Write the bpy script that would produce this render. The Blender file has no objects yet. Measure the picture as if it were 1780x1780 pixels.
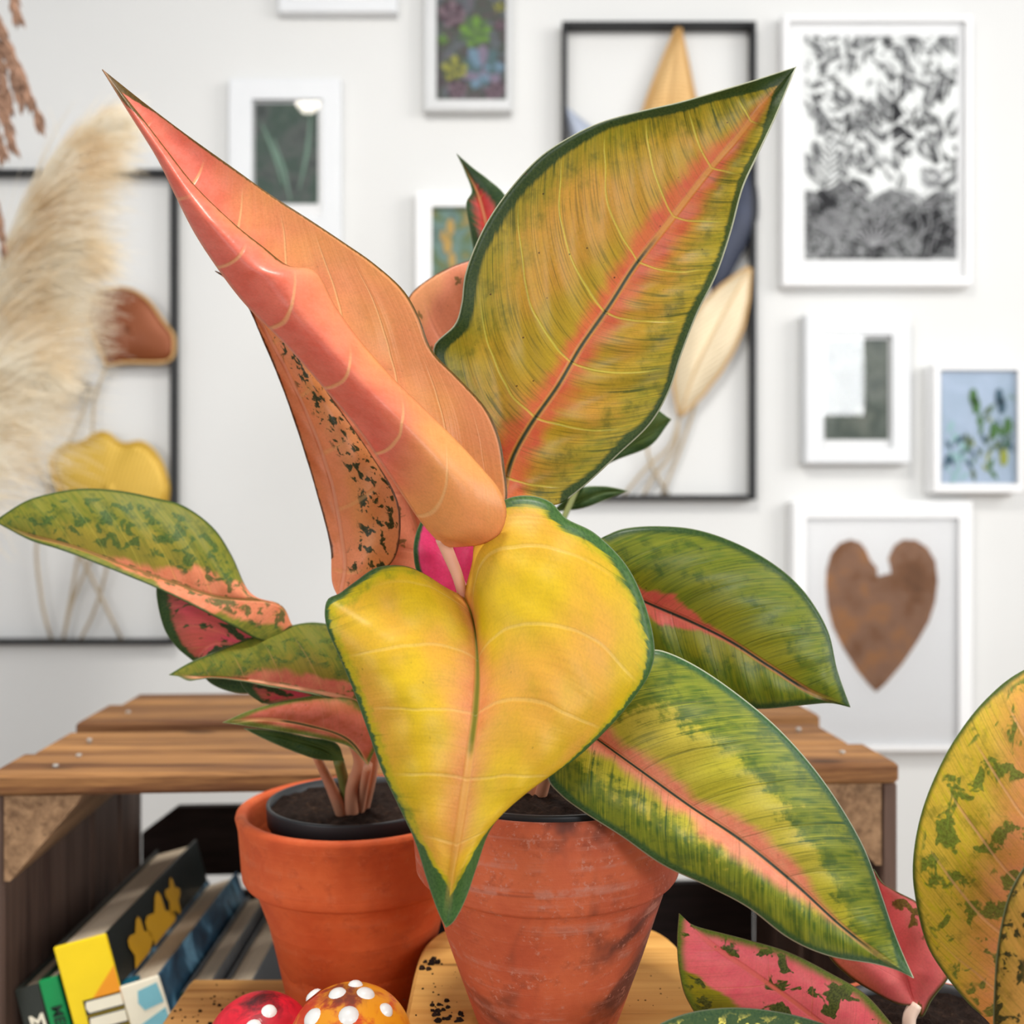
import bpy, math, random
import numpy as np
from mathutils import Vector, noise as mnoise

S = bpy.context.scene
COL = S.collection
R = math.radians
rnd = random.Random(7)

# ------------------------------------------------------------------ camera, world, lights, exposure
CZ = 1.28           # height of the lens above the floor
F = 1750.0          # focal length in pixels of the 1780 px frame
cam_d = bpy.data.cameras.new('camera')
cam_d.sensor_width = 36.0
cam_d.lens = 36.0 * F / 1780.0
cam_d.clip_start = 0.02
cam_d.dof.use_dof = True
cam_d.dof.focus_distance = 0.445
cam_d.dof.aperture_fstop = 7.6
cam = bpy.data.objects.new('camera', cam_d)
cam.location = (0, 0, CZ)
cam.rotation_euler = (R(90), 0, 0)
COL.objects.link(cam)
S.camera = cam

W = bpy.data.worlds.new('daylight'); S.world = W
W.use_nodes = True
W.node_tree.nodes['Background'].inputs[0].default_value = (0.93, 0.96, 1.0, 1)
W.node_tree.nodes['Background'].inputs[1].default_value = 0.50


def area(name, loc, target, sx, sy, power, color):
    d = bpy.data.lights.new(name, 'AREA')
    d.shape = 'RECTANGLE'; d.size = sx; d.size_y = sy; d.energy = power; d.color = color
    o = bpy.data.objects.new(name, d); COL.objects.link(o)
    o.location = loc
    o.rotation_euler = (Vector(target) - Vector(loc)).to_track_quat('-Z', 'Y').to_euler()
    return o


area('window_daylight', (2.35, 0.0, CZ + 0.85), (0.0, 1.0, CZ - 0.1), 1.3, 1.4, 42, (1.0, 0.98, 0.95))
area('shop_window_daylight', (1.42, -2.1, CZ + 0.82), (1.42, 0.0, CZ + 0.82), 1.1, 0.55, 46, (0.96, 0.98, 1.0))
area('left_window_daylight', (-1.7, -1.3, CZ + 0.45), (-0.05, 0.5, CZ - 0.05), 0.9, 1.2, 20, (0.98, 0.98, 1.0))
area('skylight_daylight', (-0.14, 0.38, CZ + 1.2), (-0.02, 0.48, CZ), 0.26, 0.26, 19, (1.0, 0.97, 0.92))

S.view_settings.view_transform = 'Standard'
S.view_settings.look = 'None'
S.view_settings.gamma = 1.0
S.view_settings.use_curve_mapping = False
S.view_settings.exposure = -0.05
S.cycles.use_denoising = True
S.cycles.use_adaptive_sampling = True
S.cycles.adaptive_threshold = 0.02
S.cycles.max_bounces = 5
S.cycles.transparent_max_bounces = 12

# ------------------------------------------------------------------ helpers


def P(px, py, Y):
    """a point at depth Y seen at pixel px,py of the photograph"""
    return Vector(((px - 890.0) / F * Y, Y, CZ + (890.0 - py) / F * Y))


def lin(c):
    out = []
    for v in c[:3]:
        v = v / 255.0
        out.append(v / 12.92 if v <= 0.04045 else ((v + 0.055) / 1.055) ** 2.4)
    return (out[0], out[1], out[2], 1.0)


def root_loc(o):
    while o.parent:
        o = o.parent
    return Vector(o.location)


def obj(name, verts, faces, mat, parent=None, origin=None, smooth=False, mats=None, fm=None):
    """one mesh object, verts in world space"""
    if parent is not None:
        off = root_loc(parent)
    else:
        off = Vector(origin) if origin is not None else Vector((0, 0, 0))
    me = bpy.data.meshes.new(name)
    va = np.asarray([tuple(v) for v in verts], dtype=float) - np.array(off)
    me.from_pydata(va.tolist(), [], [tuple(f) for f in faces])
    for m in (mats or [mat]):
        me.materials.append(m)
    if fm is not None:
        me.polygons.foreach_set('material_index', fm)
    if smooth:
        me.polygons.foreach_set('use_smooth', [True] * len(me.polygons))
    me.update()
    o = bpy.data.objects.new(name, me)
    COL.objects.link(o)
    if parent is not None:
        o.parent = parent
    else:
        o.location = off
    return o


def thing(name, label, cat, loc=(0, 0, 0), group=None):
    o = bpy.data.objects.new(name, None)
    COL.objects.link(o)
    o.location = loc
    o.empty_display_size = 0.02
    o['label'] = label; o['category'] = cat
    if group:
        o['group'] = group
    return o


def tag(o, label, cat, group=None, kind=None):
    o['label'] = label; o['category'] = cat
    if group: o['group'] = group
    if kind: o['kind'] = kind
    return o


class MB:
    def __init__(s):
        s.v = []; s.f = []; s.m = []

    def add(s, verts, faces, mi=0):
        n = len(s.v)
        s.v += [Vector(v) for v in verts]
        s.f += [tuple(i + n for i in f) for f in faces]
        s.m += [mi] * len(faces)
        return s

    def box(s, x0, x1, y0, y1, z0, z1, b=0.0, mi=0, M=None):
        """box with chamfered edges (b)"""
        if b <= 0:
            v = [(x, y, z) for x in (x0, x1) for y in (y0, y1) for z in (z0, z1)]
            f = [(0, 1, 3, 2), (4, 6, 7, 5), (0, 4, 5, 1), (2, 3, 7, 6), (0, 2, 6, 4), (1, 5, 7, 3)]
        else:
            v = []; idx = {}
            X = (x0, x1); Yy = (y0, y1); Z = (z0, z1); sg = (1, -1)
            for i in (0, 1):
                for j in (0, 1):
                    for k in (0, 1):
                        for a in (0, 1, 2):
                            p = [X[i] + sg[i] * b, Yy[j] + sg[j] * b, Z[k] + sg[k] * b]
                            p[a] = (X[i], Yy[j], Z[k])[a]
                            idx[(i, j, k, a)] = len(v); v.append(tuple(p))
            f = []
            for i in (0, 1):
                q = [idx[(i, 0, 0, 0)], idx[(i, 1, 0, 0)], idx[(i, 1, 1, 0)], idx[(i, 0, 1, 0)]]
                f.append(q if i else q[::-1])
                q = [idx[(0, i, 0, 1)], idx[(1, i, 0, 1)], idx[(1, i, 1, 1)], idx[(0, i, 1, 1)]]
                f.append(q[::-1] if i else q)
                q = [idx[(0, 0, i, 2)], idx[(1, 0, i, 2)], idx[(1, 1, i, 2)], idx[(0, 1, i, 2)]]
                f.append(q if i else q[::-1])
            for j in (0, 1):
                for k in (0, 1):
                    f.append([idx[(0, j, k, 1)], idx[(1, j, k, 1)], idx[(1, j, k, 2)], idx[(0, j, k, 2)]])
                    f.append([idx[(j, 0, k, 0)], idx[(j, 1, k, 0)], idx[(j, 1, k, 2)], idx[(j, 0, k, 2)]])
                    f.append([idx[(j, k, 0, 0)], idx[(j, k, 1, 0)], idx[(j, k, 1, 1)], idx[(j, k, 0, 1)]])
            for i in (0, 1):
                for j in (0, 1):
                    for k in (0, 1):
                        f.append([idx[(i, j, k, 0)], idx[(i, j, k, 1)], idx[(i, j, k, 2)]])
        if M:
            v = [M(p) for p in v]
        return s.add(v, f, mi)

    def prism(s, pts, dirv, mi=0):
        """extrude polygon pts by dirv"""
        n = len(pts); pts = [Vector(p) for p in pts]; d = Vector(dirv)
        v = pts + [p + d for p in pts]
        f = [tuple(range(n))[::-1], tuple(range(n, 2 * n))]
        f += [(i, (i + 1) % n, n + (i + 1) % n, n + i) for i in range(n)]
        return s.add(v, f, mi)

    def tube(s, pts, rad, n=10, cap=True, mi=0, flat=1.0):
        pts = [Vector(p) for p in pts]
        if not hasattr(rad, '__len__'): rad = [rad] * len(pts)
        v = []; up = Vector((0.13, -1, 0.21)).normalized()
        for i, p in enumerate(pts):
            t = (pts[min(i + 1, len(pts) - 1)] - pts[max(i - 1, 0)])
            if t.length < 1e-9: t = Vector((0, 0, 1))
            t.normalize()
            a = t.cross(up)
            if a.length < 1e-4: a = t.cross(Vector((1, 0, 0)))
            a.normalize(); b = a.cross(t)
            for k in range(n):
                th = 2 * math.pi * k / n
                v.append(p + a * math.cos(th) * rad[i] + b * math.sin(th) * rad[i] * flat)
        f = []
        for i in range(len(pts) - 1):
            for k in range(n):
                k2 = (k + 1) % n
                f.append((i * n + k, i * n + k2, (i + 1) * n + k2, (i + 1) * n + k))
        if cap:
            f.append(tuple(range(n))[::-1]); f.append(tuple((len(pts) - 1) * n + k for k in range(n)))
        return s.add(v, f, mi)

    def lathe(s, prof, c, n=64, mi=0, wob=0.0, close=False):
        """prof = list of (r,z) relative to centre c"""
        c = Vector(c); v = []; f = []
        for (r, z) in prof:
            for k in range(n):
                th = 2 * math.pi * k / n
                rr = r
                if wob:
                    rr += wob * mnoise.noise(Vector((math.cos(th) * 1.7, math.sin(th) * 1.7, z * 25)))
                v.append((c.x + rr * math.cos(th), c.y + rr * math.sin(th), c.z + z))
        m = len(prof)
        for i in range(m - 1 if not close else m):
            j = (i + 1) % m
            for k in range(n):
                k2 = (k + 1) % n
                f.append((i * n + k, i * n + k2, j * n + k2, j * n + k))
        return s.add(v, f, mi)

    def build(s, name, mat, parent=None, origin=None, smooth=False, mats=None):
        return obj(name, s.v, s.f, mat, parent, origin, smooth, mats, s.m if mats else None)


def spline(pts, n):
    """Catmull-Rom through pts, n samples even in image-space arclength"""
    p = np.array([list(q) for q in pts], float)
    k = len(p)
    ext = np.vstack([2 * p[0] - p[1], p, 2 * p[-1] - p[-2]])
    out = []
    m = 14
    for i in range(k - 1):
        p0, p1, p2, p3 = ext[i], ext[i + 1], ext[i + 2], ext[i + 3]
        for j in range(m):
            t = j / m
            out.append(0.5 * ((2 * p1) + (-p0 + p2) * t + (2 * p0 - 5 * p1 + 4 * p2 - p3) * t * t + (-p0 + 3 * p1 - 3 * p2 + p3) * t ** 3))
    out.append(p[-1])
    out = np.array(out)
    d = np.r_[0, np.cumsum(np.linalg.norm(np.diff(out[:, :2], axis=0), axis=1))]
    d /= d[-1]
    t = np.linspace(0, 1, n)
    return np.stack([np.interp(t, d, out[:, c]) for c in range(out.shape[1])], 1)


# ------------------------------------------------------------------ materials
class NB:
    """small node builder"""

    def __init__(s, name):
        s.mat = bpy.data.materials.new(name)
        s.mat.use_nodes = True
        s.nt = s.mat.node_tree
        s.nt.nodes.clear()
        s.out = s.nt.nodes.new('ShaderNodeOutputMaterial')

    def set(s, inp, v):
        if isinstance(v, bpy.types.NodeSocket):
            s.nt.links.new(v, inp)
        elif v is not None:
            inp.default_value = v

    def math(s, op, a, b=None, c=None, clamp=False):
        n = s.nt.nodes.new('ShaderNodeMath'); n.operation = op; n.use_clamp = clamp
        s.set(n.inputs[0], a)
        if b is not None: s.set(n.inputs[1], b)
        if c is not None: s.set(n.inputs[2], c)
        return n.outputs[0]

    def mul(s, a, b): return s.math('MULTIPLY', a, b)
    def add(s, a, b): return s.math('ADD', a, b)
    def sub(s, a, b): return s.math('SUBTRACT', a, b)

    def sstep(s, x, a, b, o0=0.0, o1=1.0):
        n = s.nt.nodes.new('ShaderNodeMapRange'); n.interpolation_type = 'SMOOTHSTEP'
        s.set(n.inputs[0], x); s.set(n.inputs[1], a); s.set(n.inputs[2], b)
        s.set(n.inputs[3], o0); s.set(n.inputs[4], o1)
        return n.outputs[0]

    def mix(s, f, a, b, blend='MIX'):
        n = s.nt.nodes.new('ShaderNodeMix'); n.data_type = 'RGBA'; n.blend_type = blend
        s.set(n.inputs[0], f); s.set(n.inputs[6], a); s.set(n.inputs[7], b)
        return n.outputs[2]

    def noise(s, vec, scale, detail=2.0, rough=0.5, dist=0.0, col=False):
        n = s.nt.nodes.new('ShaderNodeTexNoise')
        if vec is not None: s.set(n.inputs['Vector'], vec)
        n.inputs['Scale'].default_value = scale
        n.inputs['Detail'].default_value = detail
        n.inputs['Roughness'].default_value = rough
        n.inputs['Distortion'].default_value = dist
        return n.outputs['Color'] if col else n.outputs[0]

    def voronoi(s, vec, scale, feature='F1', out='Distance', rand=1.0):
        n = s.nt.nodes.new('ShaderNodeTexVoronoi'); n.feature = feature
        if vec is not None: s.set(n.inputs['Vector'], vec)
        n.inputs['Scale'].default_value = scale
        n.inputs['Randomness'].default_value = rand
        return n.outputs[out]

    def comb(s, x, y, z):
        n = s.nt.nodes.new('ShaderNodeCombineXYZ')
        s.set(n.inputs[0], x); s.set(n.inputs[1], y); s.set(n.inputs[2], z)
        return n.outputs[0]

    def sep(s, v):
        n = s.nt.nodes.new('ShaderNodeSeparateXYZ'); s.set(n.inputs[0], v)
        return n.outputs

    def attr(s, name, out='Vector'):
        n = s.nt.nodes.new('ShaderNodeAttribute'); n.attribute_name = name
        return n.outputs[out]

    def coord(s, which='Object'):
        return s.nt.nodes.new('ShaderNodeTexCoord').outputs[which]

    def mapping(s, v, scale=(1, 1, 1), loc=(0, 0, 0), rot=(0, 0, 0)):
        n = s.nt.nodes.new('ShaderNodeMapping'); s.set(n.inputs[0], v)
        n.inputs['Scale'].default_value = scale; n.inputs['Location'].default_value = loc
        n.inputs['Rotation'].default_value = rot
        return n.outputs[0]

    def ramp(s, f, stops, interp='LINEAR'):
        n = s.nt.nodes.new('ShaderNodeValToRGB'); s.set(n.inputs[0], f)
        cr = n.color_ramp; cr.interpolation = interp
        while len(cr.elements) < len(stops): cr.elements.new(0.5)
        for e, (p, c) in zip(cr.elements, stops):
            e.position = p; e.color = lin(c)
        return n.outputs[0]

    def bump(s, h, strength=0.3, dist=0.001):
        n = s.nt.nodes.new('ShaderNodeBump')
        n.inputs['Strength'].default_value = strength; n.inputs['Distance'].default_value = dist
        s.set(n.inputs['Height'], h)
        return n.outputs[0]

    def principled(s, col, rough=0.5, spec=0.5, metal=0.0, normal=None, coat=0.0, sss=0.0):
        n = s.nt.nodes.new('ShaderNodeBsdfPrincipled')
        s.set(n.inputs['Base Color'], col); s.set(n.inputs['Roughness'], rough)
        n.inputs['Specular IOR Level'].default_value = spec
        s.set(n.inputs['Metallic'], metal)
        n.inputs['Coat Weight'].default_value = coat
        if normal is not None: s.set(n.inputs['Normal'], normal)
        return n.outputs[0]

    def finish(s, sh):
        s.nt.links.new(sh, s.out.inputs['Surface']); return s.mat


def simple(name, col, rough=0.6, spec=0.4, metal=0.0, var=0.06, scale=30, bump=0.0, coat=0.0):
    b = NB(name)
    n = b.noise(b.coord(), scale, 3)
    c = lin(col)
    dk = tuple(max(0, x * (1 - var * 2)) for x in c[:3]) + (1,)
    lt = tuple(min(1, x * (1 + var * 2)) for x in c[:3]) + (1,)
    cc = b.mix(n, dk, lt)
    nm = b.bump(n, bump, 0.001) if bump else None
    return b.finish(b.principled(cc, rough, spec, metal, nm, coat))


def wood(name, light, dark, axis, fine=1.0, grey=None, darkspots=0.5, rough=0.72):
    """grain runs along axis (0,1,2)"""
    b = NB(name)
    co = b.coord()
    rn = b.nt.nodes.new('ShaderNodeObjectInfo').outputs['Random']
    sc = [26 * fine] * 3; sc[axis] = 1.6 * fine
    sh = b.nt.nodes.new('ShaderNodeVectorMath'); sh.operation = 'ADD'
    b.set(sh.inputs[0], co); b.set(sh.inputs[1], b.comb(b.mul(rn, 3.1), b.mul(rn, 7.7), b.mul(rn, 5.3)))
    base = sh.outputs[0]
    v = b.mapping(base, sc)
    big = b.noise(v, 1.0, 4, 0.6, 1.2)
    sc2 = [170 * fine] * 3; sc2[axis] = 6 * fine
    gr = b.noise(b.mapping(base, sc2), 1.0, 4, 0.7, 0.3)
    wn = b.noise(base, 9, 3, 0.6)
    f = b.math('ADD', b.mul(big, 0.75), b.mul(gr, 0.45))
    f = b.sstep(f, 0.42, 0.82)
    c = b.mix(f, lin(dark), lin(light))
    c = b.mix(b.mul(b.sstep(wn, 0.5, 0.75), 0.45), c, lin(grey or dark))
    kn = b.voronoi(b.mapping(base, [18 if i != axis else 7 for i in range(3)]), 1.0)
    c = b.mix(b.mul(b.sstep(kn, 0.13, 0.05), darkspots), c, lin([x * 0.35 for x in dark]))
    line = b.sstep(gr, 0.40, 0.32)
    c = b.mix(b.mul(line, 0.55), c, lin([x * 0.5 for x in dark]))
    c = b.mix(0.25, c, b.mix(b.mul(rn, 0.9), c, lin([x * 0.8 for x in dark])))
    h = b.add(b.mul(gr, 0.7), b.mul(big, 0.6))
    return b.finish(b.principled(c, rough, 0.25, 0, b.bump(h, 0.55, 0.0016)))


def leafmat(name, **k):
    D = dict(
        dg=(38, 62, 28), mg=(96, 120, 30), ye=(205, 172, 42), ye2=(222, 160, 62), pk=(232, 120, 84), pk2=(214, 96, 78),
        gw=0.006, gs=0.010, gl=0.012, gsoft=0.004,       # margin: width, streak, low noise, softness
        mw=0.016, ms=0.02, msoft=0.012, mamt=1.0,         # mid-green mottled zone
        pw=0.010, ps=0.010, psoft=0.008, pamt=1.0, pv0=-0.2, pv1=0.75,
        rib=(44, 60, 24), rv0=0.05, rv1=0.62, rw=0.0007, ribamt=1.0, ribc=(226, 170, 110),
        va=0.75, vb=7.0, vs=0.021, vw=0.00035, vamt=0.5, vc=(232, 214, 90),
        st=0.6, stz=0.03, stc=(48, 70, 24), stscale=330,
        pa=0.0, pascale=85, pathr=0.56, pac=(28, 52, 26), pside=0.0, paz=9.0, palo=0.0,
        spk=0.6, spc=(60, 50, 20), seed=0.0, rim=(150, 160, 120), rimw=0.0004, rimamt=0.5,
        tr=0.30, rough=0.42, spec=0.35, bumpk=0.35, sgreen=0.0, gl_side=0.0, tv=0.97, tk=0.06, fib=0.30, fibc=(70, 84, 24), pasoft=0.035, gvl=None, ribw=2.2, sta=0.06)
    D.update(k)
    b = NB(name)
    lc = b.sep(b.attr('lc')); un = b.sep(b.attr('uvn'))
    lat, along, edge = lc[0], lc[1], lc[2]
    u, v = un[0], un[1]
    Wd = b.math('ABSOLUTE', lat)
    s = b.sub(b.sub(along, b.mul(Wd, D['va'])), b.mul(b.mul(Wd, Wd), D['vb']))
    base = b.comb(lat, along, D['seed'])
    aniso = b.comb(s, b.mul(lat, D['sta']), D['seed'])
    st = b.noise(aniso, D['stscale'], 3, 0.6)
    st2 = b.noise(aniso, D['stscale'] * 0.33, 3, 0.6)
    low = b.noise(base, 26, 2, 0.5)
    mid = b.noise(base, 120, 4, 0.65)
    fine = b.noise(base, 900, 3, 0.7)
    cell = b.voronoi(b.comb(b.mul(s, 1.0), b.mul(lat, 0.45), D['seed']), 420)
    # body
    c = b.mix(b.sstep(low, 0.35, 0.65), lin(D['ye']), lin(D['ye2']))
    c = b.mix(b.mul(b.sstep(mid, 0.45, 0.75), 0.35), c, lin([x * 0.86 for x in D['ye']]))
    # mottled mid green
    sd = b.mul(u, D['sgreen'])
    edge0 = edge
    edge = b.sub(edge, b.mul(b.math('MAXIMUM', b.sub(v, D['tv']), 0.0), D['tk']))
    md = b.sub(edge, b.add(b.add(D['mw'], sd), b.add(b.mul(b.sub(st, 0.5), D['ms']), b.mul(b.sub(mid, 0.5), D['ms'] * 1.6))))
    mg = b.mul(b.sstep(md, D['msoft'], -D['msoft'] * 0.6), D['mamt'])
    mgc = b.mix(b.sstep(cell, 0.1, 0.6), lin(D['mg']), lin([D['mg'][i] * 0.55 + D['ye'][i] * 0.45 for i in range(3)]))
    mgc = b.mix(b.mul(b.sstep(mid, 0.5, 0.66), 0.7), mgc, lin([D['mg'][i] * 0.5 + D['dg'][i] * 0.5 for i in range(3)]))
    c = b.mix(mg, c, mgc)
    # pink centre
    prof = b.mul(b.sstep(v, D['pv0'], D['pv0'] + 0.25), b.sstep(v, D['pv1'] + 0.15, D['pv1'] - 0.15))
    pd = b.sub(Wd, b.mul(prof, b.add(D['pw'], b.add(b.mul(b.sub(st2, 0.5), D['ps']), b.mul(b.sub(low, 0.5), D['ps'] * 2)))))
    pm = b.mul(b.mul(b.sstep(pd, D['psoft'] * 0.6, -D['psoft'] * 0.6), D['pamt']), b.sstep(prof, 0.0, 0.25))
    pc = b.mix(b.sstep(mid, 0.35, 0.7), lin(D['pk']), lin(D['pk2']))
    c = b.mix(pm, c, pc)
    fb = b.noise(b.comb(s, b.mul(lat, 0.035), D['seed'] + 9), 1150, 2, 0.6)
    c = b.mix(b.mul(b.mul(b.sstep(fb, 0.5, 0.68), D['fib']), b.sub(1.0, b.mul(pm, 0.6))), c, lin(D['fibc']))
    c = b.mix(b.mul(b.mul(b.sstep(fb, 0.48, 0.32), D['fib'] * 0.5), b.sub(1.0, pm)), c, lin([min(255, x * 1.15 + 8) for x in D['ye']]))
    # vein-wise dark streaks
    sz = b.sstep(edge, D['stz'] * 1.3, D['stz'] * 0.3)
    sm = b.mul(b.mul(b.sstep(st, 0.58, 0.68), sz), D['st'])
    sm = b.mul(sm, b.sstep(mid, 0.30, 0.48))
    c = b.mix(sm, c, lin(D['stc']))
    # dark patches
    if D['pa'] > 0:
        pn = b.noise(b.comb(b.mul(lat, 1.0), b.mul(along, 0.85), D['seed'] + 4), D['pascale'], 3, 0.6, 0.4)
        pz = b.mul(b.sstep(edge, D['paz'] + 0.004, D['paz']), b.sstep(edge, D['palo'] - 0.001, D['palo'] + 0.001))
        if D['pside'] > 0: pz = b.mul(pz, b.sstep(u, -0.1, 0.25))
        if D['pside'] < 0: pz = b.mul(pz, b.sstep(u, 0.1, -0.25))
        pmk = b.mul(b.mul(b.sstep(pn, D['pathr'], D['pathr'] + D['pasoft']), pz), D['pa'])
        c = b.mix(pmk, c, b.mix(b.sstep(fine, 0.4, 0.6), lin(D['pac']), lin([x * 1.5 for x in D['pac']])))
    # veins
    ph = b.math('FRACT', b.add(b.math('DIVIDE', s, D['vs']), b.mul(b.sub(low, 0.5), 0.25)))
    vd = b.mul(b.math('ABSOLUTE', b.sub(ph, 0.5)), D['vs'])
    vm = b.mul(b.mul(b.sstep(vd, D['vw'] * 1.8, D['vw'] * 0.4), D['vamt']), b.sstep(edge, 0.004, 0.018))
    c = b.mix(vm, c, lin(D['vc']))
    # margin
    gd = b.sub(edge, b.add(b.add(D['gw'], b.mul(u, D['gl_side'])), b.add(b.mul(b.sub(st, 0.5), D['gs']), b.mul(b.sub(low, 0.5), D['gl']))))
    gm = b.sstep(gd, D['gsoft'], -D['gsoft'] * 0.5)
    if D['gvl'] is not None:
        gm = b.mul(gm, b.math('MAXIMUM', b.sstep(v, D['gvl'] - 0.03, D['gvl'] + 0.03), b.sstep(u, -0.1, 0.1)))
    gc = b.mix(b.sstep(fine, 0.3, 0.7), lin(D['dg']), lin([x * 1.35 for x in D['dg']]))
    c = b.mix(gm, c, gc)
    # speckle
    sp = b.mul(b.sstep(b.voronoi(base, 170), 0.10, 0.05), D['spk'])
    sp = b.mul(sp, b.sstep(b.noise(base, 60, 1), 0.5, 0.6))
    c = b.mix(sp, c, lin(D['spc']))
    # fine grain
    c = b.mix(b.mul(b.sstep(fine, 0.35, 0.75), 0.16), c, lin((110, 84, 30)))
    # midrib
    rb = b.mul(b.sstep(Wd, D['rw'] * D['ribw'], D['rw'] * D['ribw'] * 0.45), b.sstep(v, 0.98, 0.8))
    c = b.mix(b.mul(rb, 0.55 * D['ribamt']), c, lin(D['ribc']))
    rvn = b.add(v, b.mul(b.sub(st2, 0.5), 0.06))
    rm = b.mul(b.sstep(rvn, D['rv0'] - 0.02, D['rv0'] + 0.04), b.sstep(rvn, D['rv1'] + 0.05, D['rv1'] - 0.03))
    rm = b.mul(rm, b.sstep(Wd, b.mul(b.add(0.45, b.mul(low, 1.2)), D['rw'] * 1.3), D['rw'] * 0.25))
    c = b.mix(b.mul(rm, D['ribamt']), c, lin(D['rib']))
    # pale outer rim line
    rim = b.mul(b.sstep(edge0, D['rimw'] * 1.6, D['rimw'] * 0.5), D['rimamt'])
    c = b.mix(rim, c, lin(D['rim']))
    h = b.add(b.mul(st2, 1.0), b.add(b.mul(fine, 0.12), b.add(b.mul(vm, -1.2), b.mul(rb, -1.5))))
    nm = b.bump(h, D['bumpk'], 0.0009)
    sh = b.principled(c, D['rough'], D['spec'], 0, nm)
    t = b.nt.nodes.new('ShaderNodeBsdfTranslucent')
    gmn = b.nt.nodes.new('ShaderNodeGamma'); b.set(gmn.inputs[0], c); gmn.inputs[1].default_value = 0.6
    b.set(t.inputs[0], gmn.outputs[0]); b.set(t.inputs['Normal'], nm)
    m = b.nt.nodes.new('ShaderNodeMixShader'); m.inputs[0].default_value = D['tr']
    b.nt.links.new(sh, m.inputs[1]); b.nt.links.new(t.outputs[0], m.inputs[2])
    return b.finish(m.outputs[0])


def leaf(parent, base_tip, left, right, mat, bl=0.004, br=0.004, nv=80, nu=14, thick=0.0005, ripple=0.0006, base_fade=0.12,
         label=None, lo_w=1.0, name='leaf', rw=None):
    """leaf blade. base_tip / left / right: (px,py,Y) outlines from base to tip; bl/br = how far each half bulges to the lens"""
    M = spline(base_tip, nv); L = spline(left, nv); Rr = spline(right, nv)
    to3 = lambda a: np.array([P(*q) for q in a])
    M3, L3, R3 = to3(M), to3(L), to3(Rr)
    camp = np.array((0, 0, CZ))
    seg = np.r_[0, np.cumsum(np.linalg.norm(np.diff(M3, axis=0), axis=1))]
    V = []; LC = []; UN = []
    sd = rnd.random() * 50
    for i in range(nv):
        v = i / (nv - 1)
        env = math.sin(math.pi * min(1, max(0, v)) ** 0.7) ** 0.5 if 0 < v < 1 else 0
        for j in range(-nu, nu + 1):
            s = abs(j) / nu
            E = L3[i] if j < 0 else R3[i]
            bl_ = bl if j < 0 else br
            p = M3[i] * (1 - s) + E * s
            d = camp - p; d /= np.linalg.norm(d)
            wid = np.linalg.norm(E - M3[i])
            p = p + d * (bl_ * math.sin(math.pi * s) * env * min(1, wid / 0.02))
            lat = wid * s * (-1 if j < 0 else 1)
            sc = seg[i] - 0.75 * abs(lat) - 7 * lat * lat
            p = p + d * (ripple * math.sin(sc / 0.0215 * 2 * math.pi + sd) * math.sin(math.pi * s) * env)
            V.append(p)
            ed = wid * (1 - s) + max(0.0, base_fade - v) * 0.25
            LC.append((lat, seg[i], ed)); UN.append((s * (-1 if j < 0 else 1), v, 0))
    nc = 2 * nu + 1
    Fc = []
    for i in range(nv - 1):
        for j in range(nc - 1):
            a = i * nc + j
            Fc.append((a, a + 1, a + nc + 1, a + nc))
    o = obj(name, V, Fc, mat, parent, smooth=True)
    me = o.data
    for nm_, dat in (('lc', LC), ('uvn', UN)):
        at = me.attributes.new(nm_, 'FLOAT_VECTOR', 'POINT')
        at.data.foreach_set('vector', np.array(dat, dtype=np.float32).ravel())
    md = o.modifiers.new('thickness', 'SOLIDIFY'); md.thickness = thick; md.offset = 0
    if label: o['label'] = label
    return o


def petiole(parent, pts, r0, r1, mat, name='petiole'):
    q = spline(pts, 18)
    w = [P(*a) for a in q]
    m = MB().tube(w, [r0 + (r1 - r0) * i / 17 for i in range(18)], 12)
    return m.build(name, mat, parent, smooth=True)

# ------------------------------------------------------------------ the room
YW = 1.80
m_wall = simple('wall_paint', (219, 219, 217), 0.9, 0.2, var=0.012, scale=6)
m_floor = wood('floor_boards', (176, 150, 118), (120, 94, 68), 1, 0.25)
w = MB().box(-2.6, 2.6, YW, YW + 0.1, 0, 2.7).build('wall_back', m_wall); w['kind'] = 'structure'
w = MB().box(-2.7, 2.7, -2.7, YW + 0.1, -0.05, 0.0).build('floor', m_floor); w['kind'] = 'structure'
# front wall behind the lens, with the shop window opening (x 0.85..2.1)
mb = MB()
mb.box(-2.6, 0.8, -2.7, -2.6, 0, 2.7).box(2.3, 2.6, -2.7, -2.6, 0, 2.7).box(0.8, 2.3, -2.7, -2.6, 0, CZ + 0.45).box(0.8, 2.3, -2.7, -2.6, CZ + 1.3, 2.7)
w = mb.build('wall_front', m_wall); w['kind'] = 'structure'

# ------------------------------------------------------------------ picture frames
m_white = simple('white_frame_paint', (222, 224, 226), 0.5, 0.4, var=0.015, scale=20)
m_white2 = simple('bright_white_frame_paint', (240, 240, 240), 0.5, 0.4, var=0.01, scale=20)
m_grey = simple('pale_grey_frame_paint', (205, 206, 206), 0.55, 0.4, var=0.04, scale=20)
m_mount = simple('white_mount_card', (250, 250, 250), 0.9, 0.1, var=0.005)
m_back = simple('brown_backing_board', (140, 122, 104), 0.9, 0.1)
m_black = simple('black_metal', (14, 15, 18), 0.5, 0.4, var=0.1)

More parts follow.
